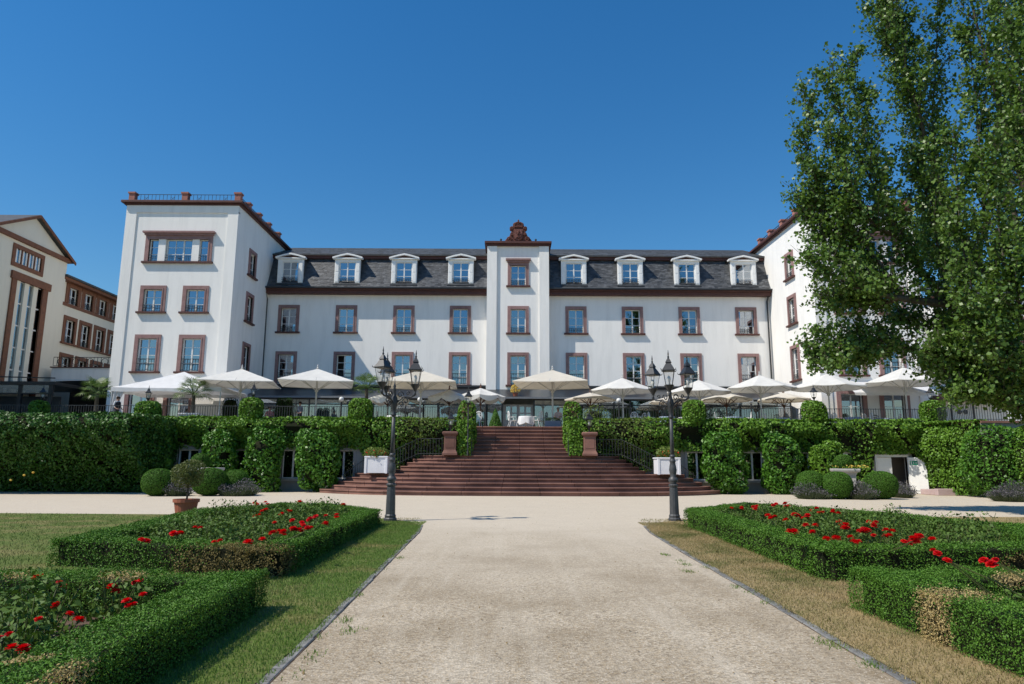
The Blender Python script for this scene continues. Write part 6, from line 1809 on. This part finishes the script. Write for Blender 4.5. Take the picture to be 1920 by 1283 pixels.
bloom_meshes = [bloom_mb(i, 1 + i % 3).mesh('bloom', M_petal) for i in range(9)]
bush_meshes = []
for i in range(5):
    rg = np.random.default_rng(50+i); n = 300 + 40*i
    P, Nr = blob(n, (0,0,.26), (.36,.36,.26), 2.2, 2.2, .25, 6, .75, rng=rg); P[:,2] = np.maximum(P[:,2], .03)
    bush_meshes.append(np_mesh('foliage', leaf_verts(P, Nr + [0,0,.5], .06, .036, .8, .12, rg), 4, M_rose))
stem_meshes = []
for i in range(3):
    mb = MB(); rg = random.Random(i)
    for k in range(7):
        a = rg.uniform(0,6.28); r = rg.uniform(.12,.32)
        mb.tube([(0,0,0),(r*.5*math.cos(a),r*.5*math.sin(a),.2),(r*math.cos(a),r*math.sin(a),rg.uniform(.35,.55))], [.009,.007,.004], 5)
    stem_meshes.append(mb.mesh('stems_or_core', M_light_shrub))
BL = {
 'far left': (H1, .54, [(265,1010),(325,1000),(331,998),(370,992),(407,1018),(465,1017),(492,1011),(521,1003),(525,1000),(478,946),(500,944),(557,941),(483,965),(497,960),(533,963),(539,958),(586,972),(592,969),(611,967),(577,990),(581,992),(557,995),(543,992),(640,946),(568,985),(605,979),(632,968),(515,980),(548,976)]),
 'near left': (H2, .40, [(68,1083),(76,1080),(257,1093),(268,1115),(243,1131),(213,1106),(131,1151),(148,1162),(72,1161),(102,1139),(38,1219),(5,1196),(110,1095)]),
 'far right': (H1R, .60, [(1372,953),(1395,953),(1415,950),(1421,954),(1440,967),(1448,972),(1452,948),(1471,946),(1478,952),(1496,965),(1503,968),(1511,970),(1521,957),(1527,953),(1540,963),(1563,960),(1567,964),(1473,975),(1530,997),(1577,981),(1586,984),(1592,990),(1610,996),(1618,990),(1624,998),(1635,982),(1645,985),(1638,1004),(1659,1002),(1666,998),(1695,1013),(1714,1014),(1718,1010),(1730,1008),(1748,1011),(1594,1007),(1609,1016),(1488,996),(1519,989),(1557,1014),(1602,1016)]),
 'near right': (H2R, .84, [(1748,1035),(1758,1038),(1776,1051),(1858,1050),(1864,1055)]),
}
def inside(x, y, poly, m):
    c = False; n = len(poly); dmin = 9
    for i in range(n):
        x0,y0 = poly[i]; x1,y1 = poly[(i+1) % n]
        if (y0 > y) != (y1 > y) and x < (x1-x0)*(y-y0)/(y1-y0)+x0: c = not c
        L2 = (x1-x0)**2+(y1-y0)**2; tt = max(0,min(1,((x-x0)*(x1-x0)+(y-y0)*(y1-y0))/L2)); dmin = min(dmin, math.hypot(x-x0-tt*(x1-x0), y-y0-tt*(y1-y0)))
    return c and dmin > m
numw = ['no','one','two','three','four','five','six','seven','eight','nine','ten','eleven','twelve']
for bed, (poly, hz, blooms) in BL.items():
    xs_ = [p[0] for p in poly]; ys_ = [p[1] for p in poly]
    near = bed.startswith('near'); st_ = .62 if near else .74
    spots = []
    y = min(ys_) + .55; r_ = 0
    while y < max(ys_):
        x = min(xs_) + .5 + (r_ % 2)*st_*.5
        while x < max(xs_):
            jx, jy = x + random.uniform(-.12,.12), y + random.uniform(-.12,.12)
            if inside(jx, jy, poly, .48): spots.append([jx, jy, [], r_])
            x += st_
        y += st_*.92; r_ += 1
    # soil patch showing in the near left bed
    if bed == 'near left': spots = [s for s in spots if not (s[1] < 5.0 and -5.2 < s[0] < -3.9)]
    for px, py in blooms:
        z_ = hz + random.uniform(-.04,.05)
        p = onZ(px, py, z_)
        s = min(spots, key=lambda s: (s[0]-p.x)**2+(s[1]-p.y)**2)
        s[2].append(p)
    ym = (min(ys_)+max(ys_))/2
    ordw = ['first','second','third','fourth','fifth','sixth','seventh','eighth','ninth','tenth','eleventh','twelfth','thirteenth','fourteenth','fifteenth']
    r_min = min(s[3] for s in spots)
    for x, y, bl, ri in spots:
        ci = sorted(abs(s[0]) for s in spots if s[3] == ri).index(abs(x))
        lab = '%s bed rose bush with %s red bloom%s, %s row back, %s from the path' % (bed, numw[min(len(bl),12)], '' if len(bl) == 1 else 's', ordw[min(ri-r_min,14)], ordw[min(ci,14)])
        t = thing('rose_bush', lab, 'rose bush', (x, y, .02), 'rose bushes in the %s bed' % bed)
        sc = random.uniform(.85,1.15)*(.9 if near else 1.0)
        M = Matrix.Translation((x,y,.02)) @ Matrix.Rotation(random.random()*6.28,4,'Z') @ Matrix.Diagonal((sc,sc,sc*random.uniform(.75,1.2),1))
        put('foliage', random.choice(bush_meshes), t, M); put('stems_or_core', random.choice(stem_meshes), t, M)
        for p in bl:
            put('bloom', random.choice(bloom_meshes), t, Matrix.Translation(p) @ Matrix.Rotation(random.random()*6.28,4,'Z') @ Matrix.Rotation(random.uniform(-.4,.4),4,'X') @ Matrix.Scale(random.uniform(.85,1.25)*(.8 if bed == 'near left' else .72 if bed == 'near right' else 1.1),4))
            MB().tube([(x+(p.x-x)*.3,y+(p.y-y)*.3,.2),(x+(p.x-x)*.8,y+(p.y-y)*.8,p.z-.15),tuple(p)], [.008,.006,.005], 5).build('bloom_stem', M_light_shrub, t)

# ------------------------------------------------------------------ the great poplar on the right
TD = 25.0
tr = thing('poplar_tree', 'large leafy poplar overhanging from the right edge', 'tree', (19.8, TD+.5, 0))
rt = random.Random(21)
def T(px, py, dd): return at(px, py, TD+dd)
trunk_top = Vector((20.6, TD+.3, 17.5))
MB().tube([(19.8,TD+.5,-.1),(19.75,TD+.5,.5),(19.7,TD+.5,2.5),(19.9,TD+.4,6),(20.3,TD+.3,11),trunk_top,(20.8,TD+.3,22)], [.62,.48,.42,.36,.27,.18,.05], 12).build('trunk', M_bark, tr, smooth=True)
def trunk_at(z): return Vector((19.7 + z*.05, TD+.45, z))
LIMBS = [
 [trunk_at(3.6), T(1890,690,-.3), T(1780,570,-.6), T(1690,450,-.9), T(1620,310,-1.1), T(1555,150,-1.2)],
 [trunk_at(4.6), T(1880,560,.4), T(1790,420,.8), T(1745,300,1.0), T(1700,140,1.1), T(1680,-40,1.0)],
 [trunk_at(3.0), T(1900,745,.3), T(1790,705,.6), T(1690,648,.8), T(1600,638,.8), T(1528,668,.7)],
 [trunk_at(6.5), T(1930,380,-.6), T(1880,220,-1.0), T(1830,40,-1.2), T(1790,-140,-1.2)],
 [T(1780,570,-.6), T(1690,560,-1.2), T(1610,540,-1.4), T(1520,495,-1.4)],
 [trunk_at(2.8), T(1920,770,-.8), T(1840,735,-1.2), T(1795,700,-1.3), T(1768,705,-1.3)],
 [trunk_at(5.4), T(1930,520,1.2), T(1890,330,1.6), T(1870,120,1.8), T(1850,-120,1.6)],
 [T(1690,450,-.9), T(1650,330,-.5), T(1615,220,-.4), T(1595,125,-.3)],
 [T(1745,300,1.0), T(1722,210,.3), T(1695,120,.2), T(1660,60,.2)],
 [T(1690,648,.8), T(1650,668,.4), T(1605,678,.2), T(1560,690,.1)],
 [T(1690,560,-1.2), T(1640,480,-1.0), T(1580,420,-.9), T(1525,330,-.8), T(1510,190,-.8)],
 [trunk_at(4.2), T(1900,640,-1.6), T(1830,560,-2.2), T(1800,420,-2.4), T(1790,260,-2.4)],
 [trunk_at(4.0), T(1920,700,1.8), T(1850,660,2.2), T(1790,640,2.4)],
 [trunk_at(3.0), T(1950,790,-1.4), T(1900,760,-2.0), T(1850,742,-2.1), T(1805,742,-2.0)],
 [trunk_at(8.5), T(1960,180,.4), T(1930,0,.6), T(1900,-180,.8)],
 [trunk_at(7.0), Vector((22.2,TD+1,10)), Vector((23.6,TD+1.4,14)), Vector((24.2,TD+1.6,18))],
 [trunk_at(5.0), Vector((22.5,TD-.8,7)), Vector((25,TD-1.2,10.5)), Vector((26.2,TD-1.4,14.5))],
 [trunk_at(3.8), Vector((21.5,TD+2,5)), Vector((23.5,TD+3.6,7.6)), Vector((24.6,TD+4.2,11))],
 [trunk_at(4.4), Vector((20.6,TD-1.6,6)), Vector((21.4,TD-3.4,8.4)), Vector((21.8,TD-4,12))],
]
def catmull(pts, n):
    out = []; P_ = [pts[0]] + pts + [pts[-1]]
    for i in range(1, len(P_)-2):
        p0,p1,p2,p3 = P_[i-1],P_[i],P_[i+1],P_[i+2]
        for k in range(n):
            t_ = k/n
            out.append(.5*((2*p1)+(p2-p0)*t_+(2*p0-5*p1+4*p2-p3)*t_*t_+(3*p1-p0-3*p2+p3)*t_**3))
    out.append(pts[-1]); return out
LIMBS[15:15] = [
 [T(1890,690,-.3), T(1830,640,.6), T(1760,620,1.0), T(1690,600,1.2)],
 [T(1780,570,-.6), T(1760,470,-.2), T(1740,380,0), T(1720,300,.1)],
 [T(1880,560,.4), T(1850,450,-.4), T(1840,330,-.6), T(1830,190,-.6), T(1815,60,-.5)],
 [T(1930,380,-.6), T(1910,260,.3), T(1890,140,.4), T(1885,-20,.4)],
 [T(1790,420,.8), T(1750,250,1.6), T(1755,120,1.8), T(1760,-40,1.8)],
 [T(1880,560,.4), T(1830,520,1.8), T(1770,490,2.4), T(1720,420,2.6)],
 [T(1900,745,.3), T(1850,720,-1.0), T(1800,690,-1.6), T(1760,660,-1.8)],
 [T(1690,450,-.9), T(1640,420,-1.5), T(1590,360,-1.7), T(1560,260,-1.7)],
 [T(1920,770,-.8), T(1890,735,.6), T(1850,722,.9), T(1810,722,1.0)],
 [T(1690,560,-1.2), T(1645,572,-.6), T(1600,570,-.4), T(1560,580,-.4)],
 [T(1700,140,1.1), T(1690,60,.8), T(1665,20,.7), T(1660,-60,.6)],
 [T(1690,560,-1.2), T(1640,540,-.4), T(1585,490,-.2), T(1530,440,-.2), T(1515,380,-.2)],
 [trunk_at(6.0), T(1960,470,-1.6), T(1930,330,-2.0), T(1915,190,-2.1), T(1905,60,-2.1)],
 [trunk_at(9.0), T(1950,150,-1.0), T(1930,20,-1.3), T(1915,-120,-1.4)],
 [trunk_at(5.2), T(1930,600,-2.4), T(1890,520,-2.9), T(1870,400,-3.0), T(1865,280,-3.0)],
 [trunk_at(3.2), T(1940,720,-2.6), T(1890,690,-3.0), T(1850,640,-3.1), T(1830,590,-3.1)],
]
LP = []; LN = []; twmb = MB()
NV = len(LIMBS) - 4
def leafy(a, b, c, n, sp):
    for _ in range(n):
        u_ = rt.uniform(.05,1.06); p = a + (b-a)*(u_/.55) if u_ < .55 else b + (c-b)*((u_-.55)/.45)
        q = Vector((rt.gauss(0,sp), rt.gauss(0,sp), rt.gauss(0,sp)-.02))
        LP.append(p+q); LN.append(q.normalized()*.6 + Vector((-.25,-.35,.35)))
for li, L in enumerate(LIMBS):
    L = [Vector(p) for p in L]; C = catmull(L, 6); m = len(C)
    main = li < 7
    r0 = .17 if main else .075
    MB().tube(C, [max(.016, r0*(1-i/m)**1.1) for i in range(m)], 7).build('limb', M_bark, tr, smooth=True)
    inview = li < NV
    for i in range(2, m):
        f = i/m
        tang = (C[min(i+1,m-1)] - C[i-1]).normalized()
        for k in range((4 if f > .25 else 2) if inview else 2):
            side = Vector((rt.gauss(0,1), rt.gauss(0,1), rt.gauss(0,.6))); side = (side - tang*side.dot(tang)).normalized()
            dirn = (tang*.75 + side*.8 + Vector((0,0,.5))).normalized()
            ln = rt.uniform(.5,1.5)*(1.15 - .55*f)
            a = C[i]; b = a + dirn*ln*.55 + Vector((0,0,.02)); c = a + dirn*ln + Vector((0,0,.16*ln)) + side*.1
            twmb.tube([a,b,c], [.016,.011,.005], 4, cap=False)
            dens = .95*rt.choice((.15,.6,1,1.2,1.4)) * (.5 + .7*(math.sin(c.x*2.1+c.z*1.7)*math.sin(c.y*1.9+c.z*1.3+1) > -.25))
            leafy(a, b, c, int(27*ln*dens) + 4, .12)
            for s2 in range(2):
                sd = Vector((rt.gauss(0,1), rt.gauss(0,1), rt.gauss(0,.7))).normalized()
                a2 = a.lerp(c, rt.uniform(.3,.9)); d2 = (dirn*.6 + sd*.7 + Vector((0,0,.35))).normalized(); l2_ = ln*rt.uniform(.35,.7)
                b2 = a2 + d2*l2_*.55; c2 = a2 + d2*l2_ + Vector((0,0,.08))
                twmb.tube([a2,b2,c2], [.009,.007,.004], 4, cap=False)
                leafy(a2, b2, c2, int(31*l2_*dens) + 3, .11)
P = np.array([tuple(p) for p in LP]); Nr = np.array([tuple(p) for p in LN])
twmb.build('twigs', M_bark, tr, normals=False, kind='stuff')
leaves('crown', P, Nr, .138, .112, M_poplar, tr, 1.1, .10)
print('LEAVES', len(P), 'OBJECTS', len(bpy.data.objects))
